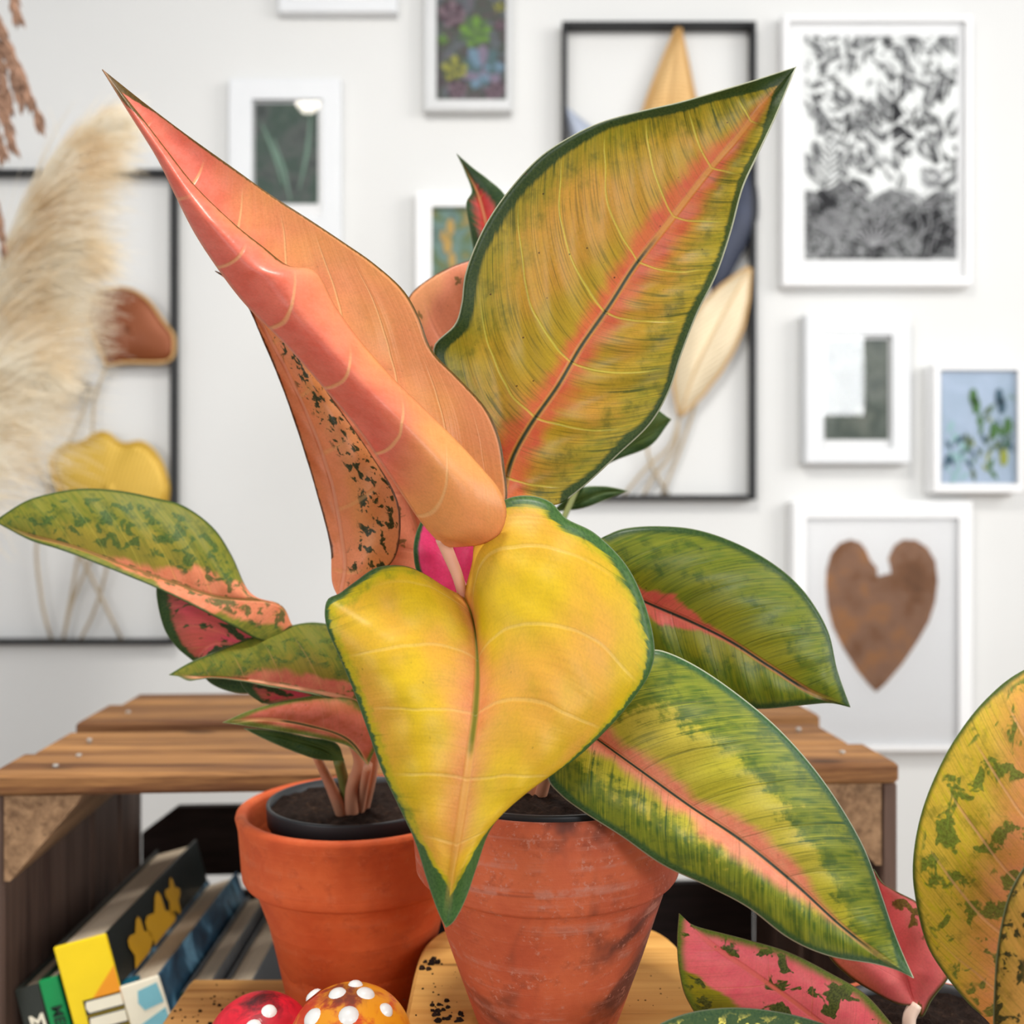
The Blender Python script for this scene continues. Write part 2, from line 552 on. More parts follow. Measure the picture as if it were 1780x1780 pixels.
b = NB('picture_glass')
g = b.nt.nodes.new('ShaderNodeBsdfGlossy'); g.inputs['Roughness'].default_value = 0.02
t = b.nt.nodes.new('ShaderNodeBsdfTransparent')
fr = b.nt.nodes.new('ShaderNodeFresnel'); fr.inputs[0].default_value = 1.35
mx = b.nt.nodes.new('ShaderNodeMixShader')
b.nt.links.new(fr.outputs[0], mx.inputs[0]); b.nt.links.new(t.outputs[0], mx.inputs[1]); b.nt.links.new(g.outputs[0], mx.inputs[2])
m_glass = b.finish(mx.outputs[0])


def rect_at(px0, py0, px1, py1, Y):
    a = P(px0, py0, Y); c = P(px1, py1, Y)
    return a.x, c.x, c.z, a.z   # x0,x1,z0,z1


def frame(label, rect, inner, depth, mf, mount=None, pic=None, mpic=None, glass=True, bev=0.003, group=None, off=0.0):
    """rect/inner/mount pixel rectangles read on the frame's front face"""
    Yf = YW - depth - off
    x0, x1, z0, z1 = rect_at(*rect, Yf)
    i0, i1, k0, k1 = rect_at(*inner, Yf)
    T = thing('picture_frame', label, 'picture frame', ((x0 + x1) / 2, YW, z0), group)
    # mitred mouldings as one ring: profile points (inset 0..1, y)
    prof = [(0.0, YW - 0.001), (0.0, Yf + bev), (bev, Yf), (1.0, Yf), (1.0, YW - 0.006)]
    mb = MB(); V = []
    for (s_, y) in prof:
        if s_ == bev:
            a0, a1, c0, c1 = x0 + bev, x1 - bev, z0 + bev, z1 - bev
        else:
            a0 = x0 + (i0 - x0) * s_; a1 = x1 + (i1 - x1) * s_; c0 = z0 + (k0 - z0) * s_; c1 = z1 + (k1 - z1) * s_
        V += [(a0, y, c0), (a1, y, c0), (a1, y, c1), (a0, y, c1)]
    Fc = []
    for i in range(len(prof) - 1):
        for k in range(4):
            k2 = (k + 1) % 4
            Fc.append((i * 4 + k, i * 4 + k2, (i + 1) * 4 + k2, (i + 1) * 4 + k))
    mb.add(V, Fc).build('moulding', mf, T)
    MB().box(x0 + 0.004, x1 - 0.004, YW - 0.006, YW - 0.001, z0 + 0.004, z1 - 0.004).build('backing_board', m_back, T)
    Yp = Yf + min(depth * 0.6, 0.012)
    mh = mount if mount else inner
    if pic:
        p0, p1, q0, q1 = rect_at(*pic, Yp)
        e = 0.0005
        MB().box(i0 - e, i1 + e, Yp + 0.0012, Yp + 0.002, k0 - e, k1 + e).build('mount_card', m_mount, T)
        o = MB().box(p0, p1, Yp - 0.0002, Yp + 0.0008, q0, q1).build('picture', mpic, T)
    if glass:
        MB().box(i0, i1, Yf + 0.004, Yf + 0.0055, k0, k1).build('glass_pane', m_glass, T)
    return T, Yp, (i0, i1, k0, k1)


def pic_mat(name, stops, scale=30, vor=40, dist=1.5, bright=None, seed=0.0, bumpy=False):
    b = NB(name)
    co = b.mapping(b.coord(), (1, 1, 1), (seed, seed * 2, seed))
    n = b.noise(co, scale, 4, 0.6, dist)
    vv = b.voronoi(co, vor)
    f = b.add(b.mul(n, 0.75), b.mul(vv, 0.35))
    c = b.ramp(f, stops)
    return b.finish(b.principled(c, 0.6, 0.2))


# 1 frame cut by the top edge of the photo
frame('white picture frame whose bottom edge only peeks in at the top', (483, -250, 690, 21), (505, -230, 668, 0), 0.022, m_white,
      pic=(520, -210, 655, -20), mpic=m_mount)
# 2 succulent print
mp = pic_mat('succulent_print', [(0.0, (30, 28, 30)), (0.34, (62, 56, 58)), (0.46, (98, 88, 92)), (0.54, (74, 84, 70)), (0.62, (104, 110, 118)), (0.74, (112, 98, 108)), (0.95, (90, 92, 90))], 26, 34, 2.5)
T, Yp, _ = frame('slim white frame holding a grey and lilac succulent picture, beside the black frame\'s top', (737, -130, 889, 192), (758, -110, 880, 173), 0.026, m_grey,
                 pic=(759, -108, 880, 174), mpic=mp)


def rosette(parent, cx, cz, y, r, cols, n=3, name='printed_rosette', seed=0):
    """flat printed succulent rosette: rings of petal shapes"""
    rr = random.Random(seed)
    mb = MB()
    for ring in range(n):
        k = 9 - ring * 2; ro = r * (1 - ring * 0.3)
        for i in range(k):
            a = 2 * math.pi * (i + 0.5 * ring) / k + rr.random() * 0.2
            d = Vector((math.cos(a), 0, math.sin(a))); q = Vector((-math.sin(a), 0, math.cos(a)))
            pts = []
            for (t_, w_) in ((0.15, 0.08), (0.5, 0.24), (0.8, 0.22), (1.0, 0.0), (0.8, -0.22), (0.5, -0.24), (0.15, -0.08)):
                pts.append(Vector((cx, y - 0.0004 * ring - 0.00003 * i, cz)) + d * ro * t_ + q * ro * w_)
            mb.add(pts, [tuple(range(7))], (ring + i) % len(cols))
    return mb.build(name, None, parent, mats=cols)


mg_ = [simple('print_green', (110, 150, 62), 0.7), simple('print_dark_green', (84, 110, 70), 0.7)]
mb_ = [simple('print_blue', (116, 144, 164), 0.7), simple('print_teal', (84, 110, 114), 0.7), simple('print_lilac', (134, 122, 142), 0.7)]
mp_ = [simple('print_mauve', (128, 106, 116), 0.7), simple('print_plum', (84, 66, 76), 0.7)]
my_ = [simple('print_olive', (160, 158, 70), 0.7), simple('print_moss', (92, 96, 66), 0.7)]
for i, (px, py, r, cc) in enumerate([(826, 55, .034, mg_), (838, 118, .046, mb_), (868, 45, .022, mp_), (868, 12, .02, my_), (785, 25, .03, mp_), (790, 120, .025, my_), (795, 155, .02, mp_), (858, 155, .022, mp_), (770, 70, .02, mg_)]):
    c = P(px, py, Yp)
    r2 = min(r, abs(c.x - P(760, 0, Yp).x), abs(P(879, 0, Yp).x - c.x)) if r < .03 else r * .9
    rosette(T, c.x, c.z, Yp - 0.0006 - 0.0011 * (i % 3), r2, cc, seed=i)
# 3 dark botanical picture
mp = pic_mat('dark_botanical_print', [(0.0, (34, 38, 38)), (0.35, (62, 68, 66)), (0.5, (92, 98, 94)), (0.62, (66, 84, 74)), (0.9, (120, 128, 120))], 14, 20, 2.0)
T, Yp, _ = frame('wide white frame with dark botanical picture, behind the upright pink leaf', (396, 135, 592, 430), (438, 172, 560, 376), 0.024, m_white,
                 pic=(443, 180, 553, 354), mpic=mp)
m_stem = simple('print_pale_green', (120, 150, 132), 0.7)
mb = MB()
for (a, bb, ww) in (((455, 215), (492, 320), 5), ((475, 240), (505, 350), 4), ((540, 200), (520, 330), 4)):
    A = P(a[0], a[1], Yp - 0.001); B = P(bb[0], bb[1], Yp - 0.001)
    mb.tube([A, (A + B) / 2 + Vector((0.004, 0, 0)), B], [0.001, ww * 0.0008, 0.001], 6, flat=0.15)
mb.build('printed_leaves', m_stem, T)
# 4 small teal picture
mp = pic_mat('teal_botanical_print', [(0.0, (50, 66, 62)), (0.36, (84, 104, 96)), (0.5, (120, 148, 140)), (0.6, (96, 120, 84)), (0.72, (176, 150, 92)), (0.9, (140, 160, 150))], 18, 22, 1.5, seed=3)
T, Yp, _ = frame('white frame with small teal and ochre botanical picture behind the thin leaf tip', (722, 332, 905, 560), (750, 358, 880, 530), 0.030, m_white2,
                 pic=(750, 358, 880, 530), mpic=mp)
mb = MB()
for (px, py, r) in ((783, 395, .012), (778, 425, .013), (786, 452, .011), (770, 410, .008)):
    c = P(px, py, Yp - 0.001)
    mb.add([c + Vector((r * math.cos(a) * .6, 0, r * 1.3 * math.sin(a))) for a in [k * math.pi / 5 for k in range(10)]], [tuple(range(10))])
mb.build('printed_flower', simple('print_ochre', (196, 158, 84), 0.7), T)
# 6 frame with window reflection
mp = pic_mat('grey_leaf_print', [(0.0, (48, 54, 52)), (0.4, (84, 92, 88)), (0.55, (120, 126, 118)), (0.7, (74, 84, 76)), (0.95, (150, 152, 140))], 9, 14, 1.8, seed=5)
frame('broad white frame with grey picture mirroring a window, right of the gold leaf frame', (1400, 545, 1584, 806), (1430, 582, 1552, 778), 0.034, m_white,
      pic=(1434, 590, 1544, 764), mpic=mp)
# 7 small frame at right edge
mp = pic_mat('blue_garden_print', [(0.0, (30, 64, 50)), (0.33, (78, 104, 84)), (0.42, (104, 132, 100)), (0.48, (166, 186, 204)), (0.75, (188, 204, 226)), (1.0, (200, 214, 230))], 12, 9, 1.0, seed=9)
T, Yp, _ = frame('thin white frame with blue and green garden picture at the right edge', (1623, 632, 1780, 857), (1634, 642, 1771, 842), 0.040, m_white2,
                 pic=(1636, 646, 1768, 840), mpic=mp)
cols = [simple('print_leaf_green', (76, 120, 56), 0.7), simple('print_blue_green', (64, 96, 112), 0.7), simple('print_moss_green', (96, 116, 84), 0.7), simple('print_yellow_green', (164, 170, 60), 0.7), simple('print_pale_teal', (160, 200, 200), 0.7)]
mb = MB(); rr = random.Random(4)
for i in range(70):
    px = rr.uniform(1645, 1762); py = rr.uniform(755, 832) if i < 34 else rr.uniform(700, 790)
    if i >= 34 and px < 1685: py = rr.uniform(720, 830)
    c = P(px, py, Yp - 0.0006 - 0.00002 * i)
    a = rr.uniform(0.7, 2.3); ln = rr.uniform(.006, .016); d = Vector((math.cos(a), 0, math.sin(a))); q = Vector((-d.z, 0, d.x))
    ci = (3 if rr.random() < .08 else rr.choice((0, 1, 2, 2))) if px > 1680 else rr.choice((1, 4, 4))
    mb.add([c - d * ln, c + q * ln * .35, c + d * ln, c - q * ln * .35], [(0, 1, 2, 3)], ci)
for (px, py, ci) in ((1692, 690, 0), (1697, 705, 0), (1737, 690, 1), (1742, 705, 1), (1752, 740, 0), (1728, 748, 0), (1745, 795, 3)):
    c = P(px, py, Yp - 0.0025); r = .013
    mb.add([c + Vector((r * math.cos(a) * .55, 0, r * 1.2 * math.sin(a))) for a in [k * math.pi / 5 for k in range(10)]], [tuple(range(10))], ci)
mb.build('printed_plants', None, T, mats=cols)

# 5 large black and white print ------------------------------------------------
m_ink = NB('printing_ink')
co = m_ink.coord()
n1 = m_ink.noise(m_ink.mapping(co, (1, 1, 1), (0, 0, 0), (0, 0.5, 0)), 40, 3, 0.7, 2.2)
wv = m_ink.math('FRACT', m_ink.mul(n1, 6.0))
n2 = m_ink.noise(co, 14, 2)
fz = m_ink.mul(m_ink.sstep(wv, 0.62, 0.72), m_ink.sstep(n2, 0.42, 0.52))
m_ink = m_ink.finish(m_ink.principled(m_ink.mix(fz, lin((34, 34, 36)), lin((196, 198, 198))), 0.6, 0.2))
m_paper = simple('print_paper', (248, 250, 248), 0.8, 0.1, var=0.01)
T, Yp, _ = frame('large white frame with black and white block print of garden foliage', (1360, 24, 1692, 497), (1372, 36, 1680, 482), 0.028, m_white2,
                 pic=(1398, 62, 1664, 452), mpic=m_paper, bev=0.004)
rr = random.Random(21)
x0, x1, z0, z1 = rect_at(1399, 63, 1663, 451, Yp)
k_ = [0]


def clampx(p, y):
    return Vector((min(max(p.x, x0), x1), y, min(max(p.z, z0), z1)))


mb = MB()


def petal(cx, cz, a, ln, wd, mi, bend=0.0, n=7):
    k_[0] += 1
    y = Yp - 0.0004 - 0.0000035 * k_[0]
    d = Vector((math.cos(a), 0, math.sin(a))); q = Vector((-d.z, 0, d.x)); c = Vector((cx, 0, cz))
    up = []; dn = []
    for i in range(n + 1):
        t_ = i / n; ww = wd * math.sin(math.pi * t_) ** 0.8; o_ = bend * math.sin(math.pi * t_ * .5) ** 2 * ln
        up.append(clampx(c + d * ln * t_ + q * (ww + o_), y)); dn.append(clampx(c + d * ln * t_ + q * (-ww + o_), y))
    V = up + dn[::-1]
    mb.add(V, [tuple(range(len(V)))], mi)


# lower third ink ground with a wavy upper edge
zs = z0 + (z1 - z0) * 0.30
pts = [(x0, z0), (x1, z0)] + [(x1 - (x1 - x0) * i / 14, zs + 0.012 * math.sin(i * 1.3) + (0.012 if i > 8 else -0.004)) for i in range(15)]
mb.add([(p[0], Yp - 0.0004, p[1]) for p in pts], [tuple(range(len(pts)))], 1)
for i in range(150):   # dark leaves of the upper part, hatched by pale slivers
    cx = rr.uniform(x0, x1); cz = rr.uniform(zs - 0.005, z1)
    a = rr.choice((1.9, 2.1, 1.2, 0.9, 2.5, -0.6, 1.6)) + rr.uniform(-.35, .35); ln = rr.uniform(.028, .062); wd = ln * rr.uniform(.17, .30)
    petal(cx, cz, a, ln, wd, 1, rr.uniform(-.25, .25))
    for h in range(rr.choice((1, 2, 3))):
        petal(cx + rr.uniform(-.3, .3) * wd, cz + ln * .1, a + rr.uniform(-.12, .12), ln * .8, wd * .12, 0)
for i in range(75):   # pale leaves cutting back into the dark
    cx = rr.uniform(x0, x1); cz = rr.uniform(zs, z1)
    a = rr.uniform(0.3, 2.8); ln = rr.uniform(.02, .045)
    petal(cx, cz, a, ln, ln * .13, 0, rr.uniform(-.3, .3))
for i in range(16):   # fern on the left
    t_ = i / 15; cx = x0 + .034 + .01 * math.sin(t_ * 2); cz = zs + .005 + t_ * .085
    for sg in (-1, 1):
        petal(cx, cz, math.pi / 2 - sg * (1.0 - .4 * t_), .03 * (1 - .5 * t_), .0035, 1 if i % 2 else 0)
# flowers and roots drawn white on the ink ground
for (fx, fz2, rad) in ((.18, .17, .022), (.83, .36, .018)):
    cx = x0 + (x1 - x0) * fx; cz = z0 + (z1 - z0) * fz2
    for k in range(22):
        petal(cx + rad * .55 * math.cos(k * .2856), cz + rad * .55 * math.sin(k * .2856), k * .2856, rad * .6, .0014, 2)
    for ring in (.35, .6):
        for k in range(18):
            petal(cx + rad * ring * math.cos(k * .35), cz + rad * ring * math.sin(k * .35), k * .35 + 1.57, rad * .2, .0009, 2)
for i in range(80):
    cx = rr.uniform(x0, x1); cz = rr.uniform(z0, zs - .004)
    petal(cx, cz, rr.uniform(-.2, 3.3), rr.uniform(.02, .05), rr.uniform(.0006, .0015), 2, rr.uniform(-.5, .5))
for i in range(9):
    petal(x0 + (x1 - x0) * .45, z0 + .02, 1.57 + (i - 4) * .17, .065, .0018, 2, (i - 4) * .12)
mb.build('block_print', None, T, mats=[m_paper, m_ink, simple('print_grey_line', (176, 176, 178), 0.8)])

# 8 heart leaf picture ------------------------------------------------------------
T, Yp, _ = frame('large white frame with a brown heart shaped leaf, low on the right wall', (1378, 872, 1692, 1308), (1402, 900, 1668, 1296), 0.034, m_white2,
                 pic=(1404, 902, 1667, 1294), mpic=m_mount, bev=0.004)
b = NB('dried_heart_leaf')
co = b.coord()
n = b.noise(co, 14, 3, 0.6); n2 = b.noise(co, 60, 3, 0.6)
c = b.ramp(b.add(b.mul(n, 0.8), b.mul(n2, 0.2)), [(0.25, (92, 58, 38)), (0.42, (134, 92, 62)), (0.52, (150, 112, 88)), (0.62, (170, 118, 74)), (0.8, (158, 122, 104))])
m_heart = b.finish(b.principled(c, 0.6, 0.2))
hp = [(1524, 987), (1513, 974), (1505, 955), (1495, 943), (1478, 938), (1460, 944), (1445, 962), (1437, 990), (1436, 1020), (1439, 1055), (1448, 1090), (1465, 1125), (1490, 1165), (1510, 1190), (1523, 1203),
      (1540, 1188), (1568, 1155), (1595, 1115), (1615, 1080), (1626, 1045), (1630, 1010), (1626, 975), (1612, 952), (1592, 939), (1570, 938), (1555, 948), (1547, 964), (1543, 976), (1536, 985)]
V = [P(x, y, Yp - 0.0016) for x, y in hp]
MB().prism(V, (0, 0.001, 0)).build('heart_leaf', m_heart, T)
MB().prism([P(1524, 984, Yp - .003), P(1545, 975, Yp - .003), P(1549, 996, Yp - .003), P(1526, 1002, Yp - .003)], (0, .0012, 0)).build('pale_label', m_mount, T)


# ------------------------------------------------------------------ metal leaf wall art
def goldmat(name, c1, c2, rough=0.38, metal=0.75, rib=True, axis_rot=0.0, rsc=260):
    b = NB(name)
    co = b.coord()
    n = b.noise(co, 16, 3)
    wv = b.nt.nodes.new('ShaderNodeTexWave'); wv.wave_type = 'BANDS'; wv.bands_direction = 'Z'
    b.set(wv.inputs[0], b.mapping(co, (1, 1, 1), (0, 0, 0), (0, axis_rot, 0)))
    wv.inputs['Scale'].default_value = rsc / 6.0; wv.inputs['Distortion'].default_value = 0.6
    c = b.mix(n, lin(c1), lin(c2))
    c = b.mix(b.mul(wv.outputs[1], 0.25), c, lin([x * 0.75 for x in c1]))
    nm = b.bump(wv.outputs[1], 0.35, 0.002)
    return b.finish(b.principled(c, rough, 0.5, metal, nm))


m_gold = goldmat('brushed_gold_metal', (200, 152, 84), (214, 180, 128), metal=0.35)
m_gold2 = goldmat('mustard_gold_metal', (206, 164, 54), (216, 178, 74), metal=0.25, axis_rot=1.3)
m_pale = goldmat('pale_champagne_metal', (208, 188, 152), (222, 206, 176), metal=0.3, axis_rot=0.6)
m_bronze = simple('bronze_brown_metal', (128, 66, 30), 0.45, 0.5, 0.35, var=0.06)
m_navy = simple('navy_metal', (44, 50, 68), 0.5, 0.5, 0.3, var=0.2)
m_blu = simple('pale_blue_grey_metal', (176, 184, 200), 0.5, 0.5, 0.3, var=0.1)
m_wire = simple('champagne_wire', (176, 158, 130), 0.45, 0.5, 0.4)
YA = 1.772


def art_frame(parent, x0p, y0p, x1p, y1p, wpx=9):
    Y = YA
    x0, x1, z0, z1 = rect_at(x0p, y0p, x1p, y1p, Y)
    wd = wpx / F * Y
    mb = MB()
    mb.box(x0, x0 + wd, Y, Y + 0.024, z0, z1, 0.001).box(x1 - wd, x1, Y, Y + 0.024, z0, z1, 0.001)
    mb.box(x0 + wd, x1 - wd, Y, Y + 0.024, z0, z0 + wd, 0.001).box(x0 + wd, x1 - wd, Y, Y + 0.024, z1 - wd, z1, 0.001)
    return mb.build('black_frame', m_black, parent)


def metal_leaf(parent, mid, wpx, mat, Y=1.775, name='metal_leaf', n=24, dome=0.012, rim=None, label=None):
    """mid: pixel midline from base to tip; wpx: half widths in pixels"""
    q = spline([(a, b_, 1) for a, b_ in mid], n)
    tw = np.linspace(0, 1, len(wpx))
    V = []; nu = 6
    for i in range(n):
        t = i / (n - 1)
        wdt = np.interp(t, tw, wpx)
        d = q[min(i + 1, n - 1), :2] - q[max(i - 1, 0), :2]; d /= np.linalg.norm(d)
        nn = np.array((-d[1], d[0]))
        for j in range(-nu, nu + 1):
            s_ = j / nu
            px, py = q[i, :2] + nn * wdt * s_
            V.append(P(px, py, Y - dome * (1 - s_ * s_) * math.sin(math.pi * t) + 0.004 * abs(s_)))
    nc = 2 * nu + 1
    Fc = [(i * nc + j, i * nc + j + 1, (i + 1) * nc + j + 1, (i + 1) * nc + j) for i in range(n - 1) for j in range(nc - 1)]
    o = obj(name, V, Fc, mat, parent, smooth=True)
    md = o.modifiers.new('t', 'SOLIDIFY'); md.thickness = 0.001
    if label: o['label'] = label
    if rim:
        e1 = [V[i * nc] for i in range(n)]; e2 = [V[i * nc + nc - 1] for i in range(n)]
        MB().tube(e1, 0.0025, 6).tube(e2, 0.0025, 6).tube([V[i * nc + nu] for i in range(n)], 0.0014, 6).build('rolled_edge', rim, o)
    return o


A = thing('metal_wall_art', 'tall thin black frame around large gold metal leaves, right of centre', 'wall art', (P(1146, 868, YA).x, YW, P(0, 868, YA).z))
art_frame(A, 977, 36, 1315, 869)
metal_leaf(A, [(1165, 470), (1163, 340), (1166, 200), (1180, 44)], [3, 34, 55, 60, 56, 40, 22, 2], m_gold, rim=m_gold)
metal_leaf(A, [(1182, 722), (1210, 640), (1250, 560), (1303, 465)], [3, 28, 42, 46, 42, 26, 3], m_pale, rim=m_gold, Y=1.768, label='pale champagne leaf with gold edges')
metal_leaf(A, [(1240, 520), (1262, 430), (1285, 360), (1290, 270)], [3, 22, 34, 36, 28, 3], m_navy, label='navy leaf')
metal_leaf(A, [(1075, 330), (1040, 270), (1010, 230), (982, 185)], [3, 22, 30, 26, 14, 2], m_blu, label='pale blue-grey leaf')
metal_leaf(A, [(1060, 640), (1050, 560), (1040, 470), (1030, 380)], [3, 26, 40, 40, 26, 3], m_gold2)


def wires(parent, lst, r=0.0028, mat=None):
    for pts in lst:
        q = spline([(a, b_, 1.782) for a, b_ in pts], 16)
        MB().tube([P(*z) for z in q], r, 8).build('stem', mat or m_wire, parent, smooth=True)


wires(A, [[(1182, 722), (1165, 775), (1125, 812), (1083, 862)], [(1180, 724), (1172, 780), (1135, 830), (1118, 862)], [(1165, 470), (1140, 640), (1125, 780), (1162, 862)], [(1262, 440), (1225, 640), (1190, 760), (1150, 862)]])

A = thing('metal_wall_art', 'thin black frame of bronze, navy and mustard metal leaves behind the pampas', 'wall art', (P(120, 1118, YA).x, YW, P(0, 1118, YA).z))
art_frame(A, -210, 293, 304, 1121)


def disc_leaf(parent, pts, mat, c, Y=1.772, dome=0.012, rim=None, label=None, name='metal_leaf'):
    q = spline([(a, b_, 1) for a, b_ in pts + [pts[0]]], 60)[:-1, :2]
    V = []; c = np.array(c, float); rings = 6; n = len(q)
    for r in range(rings + 1):
        t = r / rings
        for k in range(n):
            p = c + (q[k] - c) * t
            V.append(P(p[0], p[1], Y - dome * (1 - t * t)))
    Fc = [(r * n + k, r * n + (k + 1) % n, (r + 1) * n + (k + 1) % n, (r + 1) * n + k) for r in range(rings) for k in range(n)]
    o = obj(name, V, Fc, mat, parent, smooth=True)
    md = o.modifiers.new('t', 'SOLIDIFY'); md.thickness = 0.001
    if label: o['label'] = label
    if rim:
        e = V[rings * n:] + [V[rings * n]]
        MB().tube(e, 0.003, 6).build('rolled_edge', rim, o)
    return o


disc_leaf(A, [(186, 636), (165, 590), (152, 545), (165, 512), (215, 500), (255, 520), (285, 560), (302, 585), (300, 620), (280, 630), (220, 630)], m_bronze, (225, 575), rim=m_gold, label='bronze leaf with gilded edge', name='round_leaf')
disc_leaf(A, [(180, 930), (120, 880), (97, 840), (88, 800), (110, 775), (140, 770), (165, 755), (185, 752), (205, 768), (220, 772), (245, 768), (268, 785), (285, 815), (292, 860), (270, 900)], m_gold2, (185, 850), rim=m_gold2, label='mustard ginkgo leaf', name='ginkgo_leaf')
disc_leaf(A, [(162, 672), (140, 690), (90, 690), (30, 670), (20, 640), (70, 610), (120, 640)], m_navy, (90, 655), label='navy leaf', name='round_leaf')
disc_leaf(A, [(-100, 500), (-160, 460), (-180, 400), (-130, 350), (-60, 370), (-40, 430), (-70, 480)], m_gold2, (-110, 430), name='round_leaf')
wires(A, [[(186, 636), (165, 690), (160, 760), (140, 940), (110, 1112)], [(180, 930), (150, 990), (125, 1050), (110, 1112)], [(162, 672), (70, 900), (72, 1040), (90, 1112)],
          [(188, 930), (185, 990), (165, 1060), (140, 1112)], [(-90, 490), (60, 800), (150, 985), (212, 1112)]])

# ------------------------------------------------------------------ pampas grass in a floor vase, left
m_pampas = NB('pampas_plume')
n = m_pampas.noise(m_pampas.coord(), 18, 3, 0.6); n2 = m_pampas.noise(m_pampas.coord(), 160, 2)
cc = m_pampas.ramp(m_pampas.add(m_pampas.mul(n, .7), m_pampas.mul(n2, .3)), [(0.3, (226, 200, 158)), (0.44, (244, 228, 200)), (0.56, (252, 246, 232)), (0.8, (254, 252, 246))])
sh = m_pampas.principled(cc, 0.9, 0.1)
tr = m_pampas.nt.nodes.new('ShaderNodeBsdfTranslucent'); m_pampas.set(tr.inputs[0], cc)
mx = m_pampas.nt.nodes.new('ShaderNodeMixShader'); mx.inputs[0].default_value = 0.5
m_pampas.nt.links.new(sh, mx.inputs[1]); m_pampas.nt.links.new(tr.outputs[0], mx.inputs[2])
m_pampas = m_pampas.finish(mx.outputs[0])
m_straw = simple('straw_stalk', (170, 140, 92), 0.8)
m_reed = simple('brown_reed', (136, 104, 84), 0.85, var=0.25, scale=60)
YP = 1.22
VX = P(-230, 0, YP).x
V0 = thing('floor_vase', 'tall pale ceramic floor vase just left of the picture', 'vase', (VX, YP, 0))
MB().lathe([(0, 0.001), (0.09, 0.001), (0.13, 0.12), (0.14, 0.3), (0.10, 0.5), (0.06, 0.6), (0.07, 0.66), (0.06, 0.66), (0.05, 0.6), (0.09, 0.48), (0.12, 0.3), (0.11, 0.1), (0, 0.04)], (VX, YP, 0), 40).build('body', simple('cream_ceramic', (222, 214, 200), 0.5), V0, smooth=True)


def plume(parent, axis, nh, ln, spread, seed, sweep, rad=0.00045):
    """axis: (px,py,Y) base to tip; hairs leave it and droop along sweep"""
    rr = np.random.RandomState(seed)
    q = spline(axis, 60); A3 = np.array([P(*z) for z in q])
    V = []; Fc = []
    ns = 6
    for h in range(nh):
        t = rr.rand() ** 0.85
        i = t * 58.0; i0 = int(i); fr_ = i - i0
        p = A3[i0] * (1 - fr_) + A3[i0 + 1] * fr_
        tg = A3[min(i0 + 4, 59)] - A3[max(i0 - 4, 0)]; tg /= np.linalg.norm(tg)
        side = rr.randn(3) * spread; side[1] *= 0.8
        sw = np.array(sweep) * rr.uniform(0.5, 1.25)
        d = tg * rr.uniform(0.5, 1.1) + side + sw * 0.9
        d /= np.linalg.norm(d)
        L = ln * rr.uniform(0.45, 1.15) * (1 - 0.55 * t ** 2)
        g_ = np.array((sw[0] * 0.25, 0, -rr.uniform(0.15, 0.75)))
        wv = rr.randn(3); wv -= d * wv.dot(d); wv /= np.linalg.norm(wv)
        w0 = rad * rr.uniform(0.7, 1.8)
        n0 = len(V)
        cv = p.copy(); dd = d.copy()
        for k in range(ns):
            ww = w0 * (1 - 0.75 * k / (ns - 1))
            V.append(tuple(cv - wv * ww)); V.append(tuple(cv + wv * ww))
            cv = cv + dd * L / ns; dd = dd + g_ * (0.20 + rr.uniform(0, .05)); dd /= np.linalg.norm(dd)
        for k in range(ns - 1):
            a = n0 + 2 * k
            Fc.append((a, a + 1, a + 3, a + 2))
    o = obj('plume', V, Fc, m_pampas, parent)
    o['kind'] = 'stuff'
    return o


def pampas(label, stalk, axis, nh, ln, spread, seed, sweep, hairs=True):
    T = thing('pampas_stem', label, 'pampas grass', tuple(P(*stalk[0])), 'pampas stems in the floor vase')
    q = spline(stalk, 20)
    MB().tube([P(*z) for z in q], 0.003, 8).build('stalk', m_straw, T, smooth=True)
    plume(T, axis, nh, ln, spread, seed, sweep)


bz = 890 + CZ * F / YP - 200     # pixel row deep inside the vase
pampas('tallest creamy pampas plume, its tip curling to the right', [(-230, bz, YP), (-190, 1300, YP), (-110, 900, YP), (-40, 620, YP)],
       [(-60, 700, YP), (-25, 560, YP), (15, 420, YP - .01), (65, 320, YP - .02), (120, 250, YP - .02), (165, 212, YP - .02)], 6200, 0.20, 0.27, 3, (0.95, 0, 0.0))
pampas('lower creamy pampas plume drooping over the black frame', [(-230, bz, YP + .02), (-220, 1300, YP + .02), (-160, 900, YP + .03), (-110, 700, YP + .03)],
       [(-120, 800, YP + .03), (-70, 680, YP + .03), (-30, 560, YP + .02), (10, 470, YP + .01), (60, 430, YP), (110, 440, YP)], 6500, 0.22, 0.34, 5, (0.95, 0, -0.10))
pampas('palest pampas plume at the left edge, hanging lowest', [(-230, bz, YP - .03), (-240, 1300, YP - .03), (-200, 1000, YP - .04), (-150, 860, YP - .04)],
       [(-130, 900, YP - .04), (-90, 780, YP - .04), (-50, 700, YP - .03), (-20, 640, YP - .03), (20, 620, YP - .02), (60, 640, YP - .02)], 3800, 0.18, 0.30, 9, (0.7, 0, -0.35))

